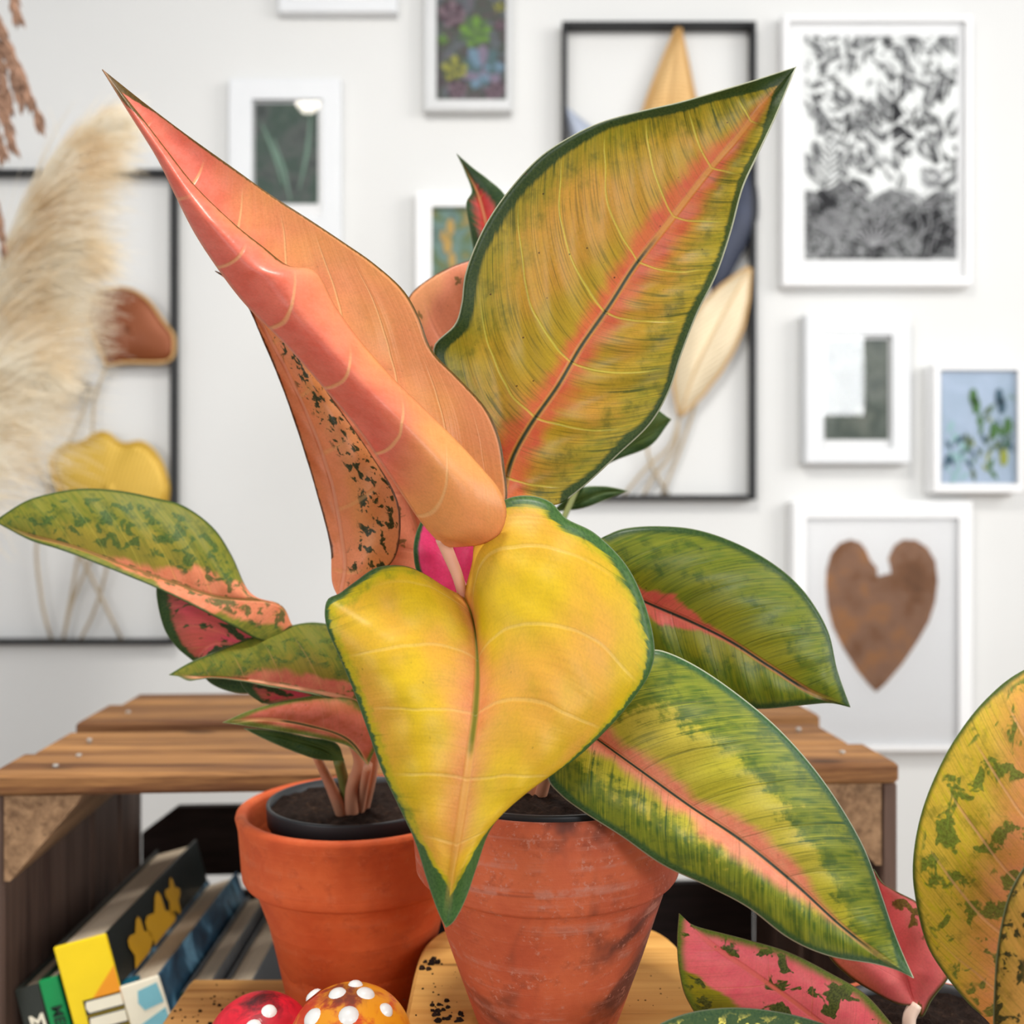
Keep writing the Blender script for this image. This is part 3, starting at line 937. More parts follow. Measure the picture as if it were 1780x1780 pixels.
# dried brown reed tips hanging in at the top left
T = thing('dried_reed', 'dried brown reed with hanging seed heads in the top left corner', 'dried grass', tuple(P(-240, bz, YP - .05)))
q = spline([(-240, bz, YP - .05), (-260, 1000, YP - .06), (-240, 400, YP - .08), (-160, 60, YP - .1), (-60, -30, YP - .1), (0, -20, YP - .1)], 40)
MB().tube([P(*z) for z in q], 0.0028, 8).build('stalk', m_reed, T, smooth=True)
rr = random.Random(11)
for (sx, sy, ex, ey) in ((-40, 20, 14, 178), (-30, 0, 34, 172), (-20, 60, 68, 208), (-40, 130, 22, 250), (-60, 150, 6, 262), (-10, -40, 30, 22), (-30, 40, 50, 168), (-60, 230, 6, 420), (-60, 60, 4, 190)):
    mb = MB()
    q = spline([(sx, sy, YP - .1), ((sx * .6 + ex * .4) + 8, sy * .6 + ey * .4 - 18, YP - .1), (ex, ey, YP - .1)], 14)
    pts = [P(*z) for z in q]
    mb.tube(pts, 0.0007, 5)
    for i in range(2, 14):
        for k in range(7):
            d = (pts[min(i + 1, 13)] - pts[i - 1]).normalized()
            side = Vector((rr.uniform(-1, 1), rr.uniform(-1, 1), rr.uniform(-.6, .2))) * .45
            dd = (d + side + Vector((0, 0, -.5))).normalized()
            ln = rr.uniform(.011, .020)
            p0 = pts[i] + Vector((rr.uniform(-1, 1), rr.uniform(-1, 1), rr.uniform(-1, 1))) * .003
            mb.tube([p0, p0 + dd * ln * .5, p0 + dd * ln], [.0005, .0021, .0003], 5, cap=False)
    o = mb.build('seed_head', m_reed, T)

# ------------------------------------------------------------------ table, stool and supports
ZT = CZ - 0.53
m_tab = simple('white_table_paint', (226, 226, 222), 0.5, 0.4, var=0.01)
T = thing('table', 'white table under the wooden crate', 'table', (0, 0.7, 0))
MB().box(-0.72, 0.78, 0.16, 1.14, ZT - 0.03, ZT, 0.002).build('tabletop', m_tab, T)
for sx in (-0.68, 0.70):
    for sy in (0.2, 1.06):
        MB().box(sx, sx + 0.04, sy, sy + 0.04, 0, ZT - 0.03, 0.002).build('leg', m_tab, T)

m_ply = wood('worn_orange_wood', (208, 158, 92), (156, 104, 52), 0, 0.8, darkspots=0.8)
ZS = CZ - 0.29
T = thing('low_stool', 'low orange-brown wooden stand under the left clay pot and toadstools', 'stool', (-0.04, 0.5, ZT))
MB().box(-0.2, 0.115, 0.33, 0.627, ZS - 0.022, ZS, 0.003).build('stool_top', m_ply, T)
for sx in (-0.19, 0.08):
    for sy in (0.34, 0.59):
        MB().box(sx, sx + 0.025, sy, sy + 0.025, ZT, ZS - 0.022, 0.002).build('leg', m_ply, T)

# thick rounded slab under the front pot
m_slab = wood('honey_wood', (226, 176, 98), (190, 134, 62), 0, 0.7, darkspots=0.3)
ZB = CZ - 0.245


def superell(cx, cy, a, b_, n, z, k=72, s=1.0):
    out = []
    for i in range(k):
        th = 2 * math.pi * i / k
        c, s_ = math.cos(th), math.sin(th)
        out.append((cx + a * s * math.copysign(abs(c) ** (2 / n), c), cy + b_ * s * math.copysign(abs(s_) ** (2 / n), s_), z))
    return out


mb = MB(); rings = []
for (z, s_) in ((ZS + 0.0005, 0.96), (ZS + 0.005, 0.99), (ZB - 0.006, 1.0), (ZB - 0.002, 0.985), (ZB, 0.96)):
    rings += superell(0.022, 0.515, 0.075, 0.09, 4.2, z, s=s_)
fc = [(r * 72 + k, r * 72 + (k + 1) % 72, (r + 1) * 72 + (k + 1) % 72, (r + 1) * 72 + k) for r in range(4) for k in range(72)]
fc += [tuple(range(72))[::-1], tuple(4 * 72 + k for k in range(72))]
tag(mb.add(rings, fc).build('wooden_slab', m_slab, origin=(0.022, 0.515, ZS)), 'thick honey coloured wooden slab with rounded corners under the front pot', 'wooden board')

m_soil = NB('potting_soil')
n = m_soil.noise(m_soil.coord(), 260, 4, 0.7); n3 = m_soil.noise(m_soil.coord(), 60, 3)
m_soil = m_soil.finish(m_soil.principled(m_soil.ramp(m_soil.add(m_soil.mul(n, .7), m_soil.mul(n3, .3)), [(0.3, (18, 12, 10)), (0.55, (44, 32, 26)), (0.72, (78, 58, 44))]), 0.95, 0.1, 0, m_soil.bump(n, 0.9, 0.004)))


def crumbs(label, spots, z, seed):
    rr = random.Random(seed); mb = MB()
    for (px, py, n_, sp, mx_) in spots:
        Y = (CZ - z) * F / (py - 890.0); x = (px - 890) / F * Y
        for i in range(n_):
            r = mx_ * rr.uniform(.15, 1) ** 1.5; cx = x + rr.gauss(0, sp); cy = Y + rr.gauss(0, sp * 1.3)
            k = 6; v = [(cx + r * math.cos(a) * rr.uniform(.6, 1.2), cy + r * math.sin(a) * rr.uniform(.6, 1.2), z) for a in [j * 1.047 for j in range(k)]]
            v += [(cx + r * .6 * math.cos(a), cy + r * .6 * math.sin(a), z + r * rr.uniform(.4, .8)) for a in [j * 1.047 for j in range(k)]]
            mb.add(v, [(j, (j + 1) % k, k + (j + 1) % k, k + j) for j in range(k)] + [tuple(range(k, 2 * k))])
    tag(mb.build('soil_crumbs', m_soil), label, 'soil', kind='stuff')


crumbs('dark soil crumbs spilled on the rounded wooden slab', [(748, 1675, 14, .0025, .0026), (765, 1752, 18, .0035, .0024), (790, 1770, 10, .003, .003), (740, 1715, 14, .008, .0008),
       (1140, 1720, 24, .010, .0006), (755, 1700, 8, .01, .001)], ZB, 2)
crumbs('small soil crumbs scattered on the left stand beside the toadstools', [(372, 1745, 12, .006, .0015), (345, 1775, 12, .006, .002), (310, 1755, 8, .006, .0012), (400, 1722, 6, .008, .001)], ZS, 3)

# ------------------------------------------------------------------ crate
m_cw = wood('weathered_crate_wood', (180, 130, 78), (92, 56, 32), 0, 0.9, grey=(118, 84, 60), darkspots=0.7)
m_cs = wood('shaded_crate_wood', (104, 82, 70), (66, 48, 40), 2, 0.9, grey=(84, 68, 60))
m_cb = wood('deep_shade_crate_wood', (62, 48, 44), (30, 22, 20), 0, 0.9)  # back and bottom boards: shade inside the crate put into the colour
m_cp = wood('crate_corner_wood', (176, 140, 104), (104, 76, 52), 1, 1.2, grey=(120, 98, 78))
CA = R(3.4)
C0 = P(-28, 1348, 0.684)
cu = Vector((math.cos(R(3.0)), math.sin(R(3.0)), 0)); cv = Vector((-math.sin(CA), math.cos(CA), 0))
CWD = 0.636; CDP = 0.318; CHT = C0.z - ZT
crate = thing('wooden_crate', 'weathered brown wooden crate lying on its side behind the pots', 'crate', tuple(C0 + cu * CWD / 2 - Vector((0, 0, CHT))))


def CM(p):
    """crate-local (a along width, b into depth, c down from top) -> world"""
    return C0 + cu * p[0] + cv * p[1] + Vector((0, 0, -1)) * p[2]


def cbox(name, a0, a1, b0, b1, c0, c1, mat, bev=0.002, jit=0.0, lab=None):
    mb = MB().box(a0, a1, b0, b1, c0, c1, bev, M=CM)
    o = mb.build(name, mat, crate)
    return o


TT = 0.0145
for (b0, b1, e0, e1, dz) in ((0.0, 0.0625, 0, 0, 0), (0.069, 0.142, 0.004, -0.008, 0.0015), (0.171, 0.2525, -0.002, 0.006, 0.0), (0.2605, 0.318, 0.006, -0.004, 0.002)):
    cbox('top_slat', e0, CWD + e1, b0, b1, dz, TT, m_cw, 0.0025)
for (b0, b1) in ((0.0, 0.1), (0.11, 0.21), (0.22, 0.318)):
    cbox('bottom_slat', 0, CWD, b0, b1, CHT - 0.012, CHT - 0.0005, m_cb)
for a0 in (0.0, CWD - 0.012):
    for (b0, b1) in ((0.003, 0.072), (0.0765, 0.168), (0.176, 0.240), (0.2445, 0.309)):
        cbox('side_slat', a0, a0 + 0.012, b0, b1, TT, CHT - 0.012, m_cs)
# back slats: the topmost has its left corner sawn off
zc = lambda py: (py - 890.0) / F * 1.0 - 0.179
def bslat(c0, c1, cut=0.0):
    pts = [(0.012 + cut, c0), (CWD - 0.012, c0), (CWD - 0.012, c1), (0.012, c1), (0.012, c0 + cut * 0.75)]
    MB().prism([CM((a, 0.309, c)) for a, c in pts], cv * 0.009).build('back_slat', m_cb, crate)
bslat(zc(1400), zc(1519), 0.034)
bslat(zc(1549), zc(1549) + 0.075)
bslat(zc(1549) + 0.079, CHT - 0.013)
for (ca, sg) in ((0.0125, 1), (CWD - 0.0125, -1)):
    for (cc_, sv) in ((TT + 0.0005, 1), (CHT - 0.0125, -1)):
        L_ = 0.052
        pts = [CM((ca, 0.002, cc_)), CM((ca + sg * L_, 0.002, cc_)), CM((ca + sg * L_ * .93, 0.002, cc_ + sv * 0.006)), CM((ca + sg * .004, 0.002, cc_ + sv * (L_ + .006))), CM((ca, 0.002, cc_ + sv * (L_ + .006)))]
        MB().prism(pts, cv * 0.30).build('corner_post', m_cp, crate)
m_nail = simple('nail_head', (190, 186, 178), 0.4, 0.5, 0.8)
for (a, b_) in ((0.04, 0.02), (0.045, 0.05), (CWD - .03, .03), (0.035, .10), (CWD - .035, .11), (.03, .21), (CWD - .03, .22)):
    c = CM((a, b_, -0.0014)); MB().lathe([(0, 0.001), (0.0018, 0.0008), (0.0022, 0.0), (0.0015, -0.004), (0, -0.004)], c, 10).build('nail', m_nail, crate)

# ------------------------------------------------------------------ books
m_pages = NB('page_block')
wv = m_pages.noise(m_pages.mapping(m_pages.coord(), (1500, 8, 8)), 1, 2)
m_pages = m_pages.finish(m_pages.principled(m_pages.mix(wv, lin((164, 146, 122)), lin((220, 204, 180))), 0.85, 0.1))


def book(label, tl, Y, wd, dp, lean, mats, extras=None, yaw=0.0, hdrop=0.0):
    """tl = pixel of the spine's top left corner at depth Y"""
    zb = ZT + 0.0125
    tlw = P(tl[0], tl[1], Y)
    a = R(lean); ux = Vector((math.cos(a), 0, math.sin(a))); uz = Vector((-math.sin(a), 0, math.cos(a)))
    yw = R(yaw); uy = Vector((math.sin(yw), math.cos(yw), 0))
    h = (tlw.z - zb) / math.cos(a)
    o0 = tlw - uz * h
    T = thing('book', label, 'book', tuple(o0 + ux * wd * .5), 'books leaning in the crate')
    M_ = lambda p: o0 + ux * p[0] + uy * p[1] + uz * p[2]
    ct = 0.0018
    msp, mco = mats
    mb = MB()
    mb.box(0, wd, 0, ct * 1.6, 0, h, 0.0008, M=M_).build('spine', msp, T)
    MB().box(0, ct, ct * 1.6, dp, 0, h, 0.0004, M=M_).build('cover', mco, T)
    MB().box(wd - ct, wd, ct * 1.6, dp, 0, h, 0.0004, M=M_).build('cover', mco, T)
    MB().box(ct, wd - ct, ct * 1.6, dp - 0.004, 0.003, h - 0.0035, M=M_).build('pages', m_pages, T)
    return T, M_, h


def bpoly(T, M_, name, pts, mat, y=-0.0004, th=0.0003):
    MB().prism([M_((a, y, c)) for a, c in pts], (0, th, 0)).build(name, mat, T)


def lettering(T, M_, txt, size, at, rot, mat, name='lettering', ext=0.0002):
    cu_ = bpy.data.curves.new('t', 'FONT'); cu_.body = txt; cu_.size = size; cu_.extrude = ext; cu_.align_x = 'CENTER'; cu_.align_y = 'CENTER'; cu_.offset = size * 0.02
    ob = bpy.data.objects.new('t', cu_); COL.objects.link(ob)
    me = bpy.data.meshes.new_from_object(ob.evaluated_get(bpy.context.evaluated_depsgraph_get()))
    bpy.data.objects.remove(ob)
    ca, sa = math.cos(rot), math.sin(rot)
    V = [M_((at[0] + v.co.x * ca - v.co.y * sa, -0.0006 - v.co.z, at[1] + v.co.x * sa + v.co.y * ca)) for v in me.vertices]
    Fc = [tuple(p.vertices) for p in me.polygons]
    bpy.data.meshes.remove(me)
    return obj(name, V, Fc, mat, T)


c_dk = simple('charcoal_cover', (40, 44, 38), 0.6); c_gr = simple('green_cover', (0, 140, 72), 0.5); c_dg = simple('dark_green_cover', (14, 46, 30), 0.5)
c_ye = simple('yellow_cover', (240, 206, 8), 0.5); c_or = simple('orange_print', (236, 150, 20), 0.5); c_wh = simple('cream_print', (236, 228, 204), 0.6)
c_bl = simple('pale_blue_print', (120, 182, 194), 0.6, var=.12); c_nv = NB('blue_painted_cover')
n = c_nv.noise(c_nv.coord(), 22, 3, .6, 1.5)
c_nv = c_nv.finish(c_nv.principled(c_nv.ramp(n, [(0.3, (18, 34, 50)), (0.5, (40, 74, 96)), (0.62, (96, 140, 164)), (0.7, (40, 70, 84))]), 0.4, 0.4))
c_bk = simple('black_cover', (20, 26, 24), 0.35); c_br = simple('dark_print', (24, 22, 20), 0.6); c_gy = simple('grey_cover', (70, 72, 74), 0.4, var=.3)
c_mu = simple('mustard_print', (196, 146, 20), 0.5)

T, M_, h = book('charcoal book with cream capital M on its spine, furthest left', (24, 1722), .700, .0175, .19, 15, (c_dk, c_dk))
lettering(T, M_, 'M', .015, (.011, h - .026), 0.05, c_wh)
lettering(T, M_, 'P', .015, (.011, h - .040), 0.05, c_wh)
T, M_, h = book('slim green book with dark capitals down its spine', (66, 1706), .700, .0140, .19, 15, (c_gr, c_dg))
lettering(T, M_, 'MEN', .0105, (.0075, h - .030), -math.pi / 2, c_dg)
T, M_, h = book('thick yellow book with orange corner and flowered cover', (92, 1648), .690, .0370, .20, 15, (c_ye, c_bk))
bpoly(T, M_, 'orange_patch', [(.0373, h - .022), (.0373, h - .047), (.022, h - .045), (.018, h - .040)], c_or)
bpoly(T, M_, 'orange_patch', [(.012, h - .050), (.013, h - .085), (.004, h - .085)], c_or)
for i in range(4):
    z = h - .0415 - i * .0115
    bpoly(T, M_, 'letter_outline', [(.0105, z + .0012), (.0372, z + .0012), (.0372, z - .0096), (.0105, z - .0096)], c_br, y=-0.0004)  # dark outline printed around each white letter bar
    bpoly(T, M_, 'letter_bar', [(.0125, z), (.0372, z), (.0372, z - .0078), (.0130, z - .0078), (.0115, z - .004)], c_wh, y=-0.0008)
# flower shapes printed on its right cover
mb = MB()
for (cy, cz_, r) in ((.045, .03, .022), (.085, .035, .030), (.12, .022, .016), (.03, .055, .018)):
    pts = []
    for k in range(30):
        th = k * math.pi / 15; rr_ = r * (0.8 + .2 * math.cos(5 * th))
        pts.append(M_((.0375 + .0004, cy + rr_ * math.cos(th), min(h - .006, h - cz_ + rr_ * math.sin(th)))))
    mb.add(pts, [tuple(range(30))])
mb.build('printed_flower', c_mu, T)
T, M_, h = book('pale blue and cream book with a blue painted cover', (206, 1717), .690, .0280, .20, 17, (c_wh, c_nv))
bpoly(T, M_, 'blue_print', [(.012, h - .006), (.026, h - .004), (.027, h - .018), (.013, h - .020), (.010, h - .014)], c_bl)
bpoly(T, M_, 'blue_print', [(.004, h - .030), (.027, h - .022), (.0275, h - .08), (.007, h - .08)], c_bl)
MB().box(-.0002, .0105, .0028, .012, h - .009, h + .0004, M=M_).build('ribbon_marker', simple('teal_ribbon', (0, 90, 110), 0.6), T)
T, M_, h = book('grey book with worn page edges, standing nearest the clay pot', (372, 1735), .700, .026, .19, 18, (c_gy, c_gy))
T, M_, h = book('dark green book standing between the blue book and the grey book', (312, 1728), .705, .022, .18, 16, (c_dg, c_gy))

# ------------------------------------------------------------------ terracotta pots


def terracotta(name, base, mid, dark, stain, lime, amt):
    b = NB(name)
    co = b.coord()
    rings = b.noise(b.mapping(co, (6, 6, 190)), 1, 3, 0.6, 0.4)
    n = b.noise(co, 22, 4, 0.6); n2 = b.noise(co, 90, 4, 0.65); n3 = b.noise(co, 420, 3, 0.7)
    blot = b.noise(b.mapping(co, (1, 1, 1), (2.2, 1.1, 0.4)), 13, 4, 0.6, 0.8)
    c = b.mix(b.sstep(n, 0.3, 0.7), lin(mid), lin(base))
    c = b.mix(b.mul(b.sstep(n2, 0.5, 0.75), 0.5), c, lin(dark))
    c = b.mix(b.mul(b.sstep(blot, 0.52, 0.66), amt), c, lin(stain))
    c = b.mix(b.mul(b.sstep(rings, 0.62, 0.74), amt * 0.5), c, lin(dark))
    c = b.mix(b.mul(b.mul(b.sstep(rings, 0.50, 0.66), b.sstep(n2, 0.40, 0.58)), amt * 0.7), c, lin(lime))
    c = b.mix(b.mul(b.mul(b.sstep(n3, 0.56, 0.66), b.sstep(n2, 0.45, 0.58)), amt * 0.9), c, lin(lime))
    h = b.add(b.mul(n3, 0.25), b.add(b.mul(rings, 0.6), b.mul(n2, 0.5)))
    return b.finish(b.principled(c, 0.72, 0.3, 0, b.bump(h, 0.45, 0.0015)))


m_tc1 = terracotta('orange_terracotta', (212, 100, 50), (190, 76, 34), (160, 60, 30), (150, 62, 30), (220, 130, 90), 0.25)
m_tc2 = terracotta('weathered_terracotta', (204, 104, 66), (180, 82, 54), (118, 54, 40), (84, 50, 42), (196, 130, 110), 0.85)
m_plast = simple('black_nursery_plastic', (38, 40, 42), 0.45, 0.4, var=0.1)


def clay_pot(label, c, z0, prof, mat, mark=None):
    T = thing('terracotta_pot', label, 'pot', (c[0], c[1], z0))
    MB().lathe([(r, z) for r, z in prof], (c[0], c[1], 0), 96, wob=0.0004, close=False).build('pot_body', mat, T, smooth=True)
    return T


C1 = ((620 - 890) / F * 0.605, 0.605)
zr = CZ - 0.1757
T = clay_pot('bright orange clay pot at the back left, under a black inner pot', C1, ZS, [
    (0, ZS), (0.0395, ZS), (0.041, ZS + 0.002), (0.0505, CZ - 0.245), (0.0600, CZ - 0.2185), (0.0612, CZ - 0.2165), (0.0655, CZ - 0.2155), (0.0668, CZ - 0.2135), (0.0672, CZ - 0.21),
    (0.0690, CZ - 0.185), (0.0706, zr - 0.003), (0.0700, zr - 0.0008), (0.0680, zr), (0.0650, zr - 0.0006), (0.0635, zr - 0.003), (0.0625, zr - 0.01), (0.058, CZ - 0.215), (0.042, ZS + 0.008), (0, ZS + 0.007)], m_tc1)
C2 = ((951 - 890) / F * 0.49, 0.49)
zr2 = CZ - 0.1312
T = clay_pot('weathered red clay pot in front, streaked and lime-stained', C2, ZB, [
    (0, ZB), (0.0335, ZB), (0.0350, ZB + 0.002), (0.0468, CZ - 0.21), (0.0580, CZ - 0.1755), (0.0590, CZ - 0.174), (0.0622, CZ - 0.1728), (0.0634, CZ - 0.171),
    (0.0648, CZ - 0.155), (0.0664, CZ - 0.137), (0.0662, zr2 - 0.002), (0.0650, zr2), (0.0630, zr2 - 0.0005), (0.0618, zr2 - 0.004), (0.060, CZ - 0.165), (0.036, ZB + 0.009), (0, ZB + 0.008)], m_tc2)


def potting(T, c, zt, r, h=0.085, drop=0.006, rb=0.6):
    n = 48
    MB().lathe([(0, zt - h), (r * rb, zt - h), (r * 0.965, zt - 0.012), (r * 0.985, zt - 0.0115), (r, zt - 0.001), (r * 0.995, zt), (r * 0.965, zt), (r * 0.955, zt - 0.006), (r * 0.9, zt - 0.02)], (c[0], c[1], 0), 72).build('nursery_pot', m_plast, T, smooth=True)
    V = [(c[0], c[1], zt - drop)]; rings = 16; k = 56
    for i in range(1, rings + 1):
        rr_ = r * 0.955 * i / rings
        for j in range(k):
            th = 2 * math.pi * j / k
            x = c[0] + rr_ * math.cos(th); y = c[1] + rr_ * math.sin(th)
            z = zt - drop + 0.0022 * mnoise.noise(Vector((x * 160, y * 160, 3))) + 0.0014 * mnoise.noise(Vector((x * 420, y * 420, 9)))
            V.append((x, y, z))
    Fc = [(0, 1 + j, 1 + (j + 1) % k) for j in range(k)]
    Fc += [(1 + i * k + j, 1 + (i + 1) * k + j, 1 + (i + 1) * k + (j + 1) % k, 1 + i * k + (j + 1) % k) for i in range(rings - 1) for j in range(k)]
    obj('soil', V, Fc, m_soil, T, smooth=True)


# ------------------------------------------------------------------ toadstool ornaments
m_dot = simple('white_dot_paint', (236, 236, 232), 0.3, 0.5, var=0.02, coat=0.3)
m_stalk = simple('cream_stalk', (226, 214, 190), 0.5)


def capmat(name, a, c2, top, edge):
    b = NB(name)
    co = b.coord()
    n = b.noise(co, 70, 4, 0.65, 0.5); n2 = b.noise(co, 30, 2)
    c = b.mix(b.sstep(n, 0.45, 0.62), lin(a), lin(c2))
    z = b.sep(co)[2]
    zz = b.add(z, b.mul(b.sub(n, 0.5), 0.016))
    c = b.mix(b.sstep(zz, edge, edge + 0.006), c, lin(top))
    return b.finish(b.principled(c, 0.5, 0.35, 0, None, 0.06))


def toadstool(label, px, py, Y, r, mat, dots, flat=0.92):
    c = P(px, py, Y)
    T = thing('toadstool_ornament', label, 'ornament', (c.x, c.y, ZS))
    zb = c.z - ZS
    prof = [(r * math.cos(t) ** (1.0), zb + r * flat * math.sin(t)) for t in [R(-25) + i * (R(90) + R(25)) / 22 for i in range(23)]]
    prof = [(0.012, zb - r * .30), (r * .6, zb - r * .42)] + prof
    prof[-1] = (0.0001, zb + r * flat)
    MB().lathe(prof, (c.x, c.y, ZS), 56).build('cap', mat, T, smooth=True)
    MB().lathe([(0, 0.0005), (0.015, 0.0005), (0.0165, 0.006), (0.012, zb * .5), (0.011, zb - r * .25), (0, zb - r * .25)], (c.x, c.y, ZS), 28).build('stalk', m_stalk, T, smooth=True)
    for (dx, dy, rd) in dots:
        # dots given in pixel offset on the visible face: push onto the dome
        d = P(px + dx, py - dy, 1.0) - Vector((0, 0, CZ)); sc_ = Vector((1 / r, 1 / r, 1 / (r * flat)))
        o_ = Vector((0, 0, CZ)) - c
        do = Vector((d.x * sc_.x, d.y * sc_.y, d.z * sc_.z)); oo = Vector((o_.x * sc_.x, o_.y * sc_.y, o_.z * sc_.z))
        A_, B_, C_ = do.dot(do), 2 * do.dot(oo), oo.dot(oo) - 1
        t_ = (-B_ - math.sqrt(max(0.0, B_ * B_ - 4 * A_ * C_))) / (2 * A_)
        hit = o_ + d * t_
        X, yy, Z = hit.x, hit.y, hit.z
        nrm = Vector((X / r ** 2, yy / r ** 2, Z / (r * flat) ** 2)).normalized()
        ctr = Vector((c.x + X, c.y + yy, c.z + Z)) - nrm * 0.0004
        t1 = nrm.cross(Vector((0, 0, 1))).normalized(); t2 = nrm.cross(t1)
        V = [ctr + nrm * 0.0022]; k = 16
        for (a_, hh) in ((.5, .0019), (.8, .0012), (1.0, 0.0)):
            for j in range(k):
                th = 2 * math.pi * j / k
                V.append(ctr + t1 * rd * a_ * math.cos(th) + t2 * rd * a_ * math.sin(th) + nrm * hh)
        Fc = [(0, 1 + j, 1 + (j + 1) % k) for j in range(k)]
        Fc += [(1 + i * k + j, 1 + (i + 1) * k + j, 1 + (i + 1) * k + (j + 1) % k, 1 + i * k + (j + 1) % k) for i in range(2) for j in range(k)]
        obj('dot', V, Fc, m_dot, T, smooth=True)


toadstool('orange and yellow glazed toadstool with white dots, before the clay pot', 609, 1817, .47, .0290,
          capmat('orange_glaze', (232, 150, 22), (204, 60, 26), (122, 52, 30), 0.063),
          [(-65, 88, .0042), (-23, 91, .0042), (27, 91, .0044), (63, 62, .0036), (-67, 49, .0046), (-3, 53, .0046), (9, 106, .0036), (60, 10, .0046), (-34, 6, .0046), (14, -6, .0046)])
toadstool('small red glazed toadstool with white dots, left of the orange one', 452, 1820, .49, .0262,
          capmat('red_glaze', (214, 22, 46), (190, 20, 40), (60, 14, 20), 0.050),
          [(16, 63, .0038), (-12, 34, .0040), (-62, 20, .0038), (40, 16, .004)], 0.94)

# ------------------------------------------------------------------ leaf materials
yb = dict(dg=(40, 66, 34), mg=(120, 132, 30), ye=(226, 192, 30), ye2=(232, 176, 66), pk=(234, 150, 110), pk2=(228, 128, 92))
mA = leafmat('yellow_leaf', **{**yb, 'dg': (58, 92, 46), 'gw': 0.0030, 'gs': 0.007, 'gl': 0.0050, 'gsoft': 0.0012, 'gl_side': .0013, 'stscale': 380, 'mw': 0.006, 'ms': 0.006, 'msoft': 0.003, 'mg': (190, 186, 24), 'mamt': .9, 'pw': .0062, 'ps': .008, 'psoft': .014, 'pamt': .75, 'pv1': .72,
             'st': .28, 'stz': .014, 'rib': (128, 122, 28), 'rv0': .01, 'rv1': .46, 'rw': .0017, 'vamt': .28, 'vc': (240, 214, 130), 'ribc': (236, 186, 90), 'ribw': 1.5, 'vs': .025, 'va': .28, 'vb': 4.0, 'tv': .80, 'tk': .085, 'fib': .12, 'fibc': (190, 150, 30), 'seed': 1.3, 'rim': (150, 158, 130), 'tr': .36, 'vw': .0005, 'spk': .35})
mB = leafmat('golden_green_leaf', **{**yb, 'ye': (192, 160, 38), 'ye2': (214, 158, 58), 'dg': (40, 60, 24), 'mg': (124, 130, 30), 'pk': (226, 118, 68), 'pk2': (222, 96, 66), 'gw': .0045, 'gs': .003, 'gl': .006, 'gsoft': .0014,
             'mw': .016, 'ms': .016, 'msoft': .012, 'mamt': .8, 'pw': .0082, 'ps': .010, 'psoft': .008, 'pamt': .95, 'pv1': .86, 'pv0': -.3, 'st': .85, 'stz': .034, 'stc': (60, 76, 20), 'tv': .86, 'tk': .06, 'fib': .5, 'sta': .05, 'rib': (46, 56, 20), 'rv0': .04, 'rv1': .56, 'rw': .0010,
             'ribc': (222, 170, 70), 'vamt': .65, 'vc': (226, 214, 84), 'vs': .030, 'vw': .00045, 'seed': 2.1, 'spk': .9, 'spc': (70, 36, 16), 'rim': (190, 190, 160), 'rimamt': .8, 'gl_side': -0.0012, 'stscale': 420, 'va': .35, 'vb': 9.0})
pkb = dict(dg=(74, 44, 20), gw=.0007, gs=.0012, gl=.0016, gsoft=.0006, mamt=0.0, st=0.0, spk=.2, rim=(120, 60, 30), rimamt=.2, tr=.32, stz=.01, fib=0.06, fibc=(190, 90, 50))
mC = leafmat('pink_peach_leaf', **{**pkb, 'gw': .0009, 'gvl': .60, 'tv': .90, 'tk': .05, 'dg': (82, 62, 20), 'ye': (240, 168, 100), 'ye2': (236, 156, 104), 'pk': (236, 124, 108), 'pk2': (228, 102, 86), 'pw': .026, 'ps': .012, 'psoft': .03, 'pv0': .06, 'pv1': 1.3, 'pamt': .9, 'rib': (236, 180, 140), 'ribamt': .5,
             'ribc': (238, 170, 140), 'rv0': 0, 'rv1': 1, 'vamt': .6, 'vc': (246, 200, 136), 'vs': .034, 'vw': .0007, 'seed': 3.7, 'va': .2, 'vb': 26.0, 'rough': .36})
mF = leafmat('spotted_orange_leaf', **{**pkb, 'ye': (228, 150, 84), 'ye2': (232, 160, 108), 'pk': (236, 142, 104), 'pk2': (226, 132, 88), 'pw': .01, 'pv1': 1.0, 'pamt': .6, 'vamt': .4, 'vc': (232, 176, 110), 'vs': .03, 'vw': .0009,
             'pa': 1.0, 'pascale': 230, 'pathr': .545, 'pac': (44, 48, 22), 'pside': 1, 'paz': .020, 'va': .3, 'vb': 12, 'seed': 5.2, 'ribc': (226, 150, 120), 'rib': (220, 150, 110)})
mG = leafmat('salmon_leaf', **{**pkb, 'ye': (236, 164, 112), 'ye2': (230, 156, 98), 'pk': (240, 150, 122), 'pk2': (234, 142, 112), 'pw': .02, 'pv1': 1.0, 'pamt': .7, 'vamt': .4, 'vc': (228, 150, 120), 'vs': .03, 'vw': .0009,
             'pa': .8, 'pascale': 120, 'pathr': .62, 'pac': (80, 70, 30), 'seed': 6.9, 'ribc': (226, 150, 120), 'rib': (220, 150, 110)})
mH = leafmat('red_green_tip_leaf', **{**yb, 'dg': (30, 56, 26), 'ye': (206, 110, 50), 'ye2': (214, 96, 60), 'pk': (216, 70, 66), 'pk2': (206, 60, 60), 'gw': .007, 'gs': .006, 'gl': .006, 'mamt': .2, 'pw': .012, 'pv1': 1.2, 'seed': 7.7, 'st': .4, 'tr': .3, 'gl_side': .004})
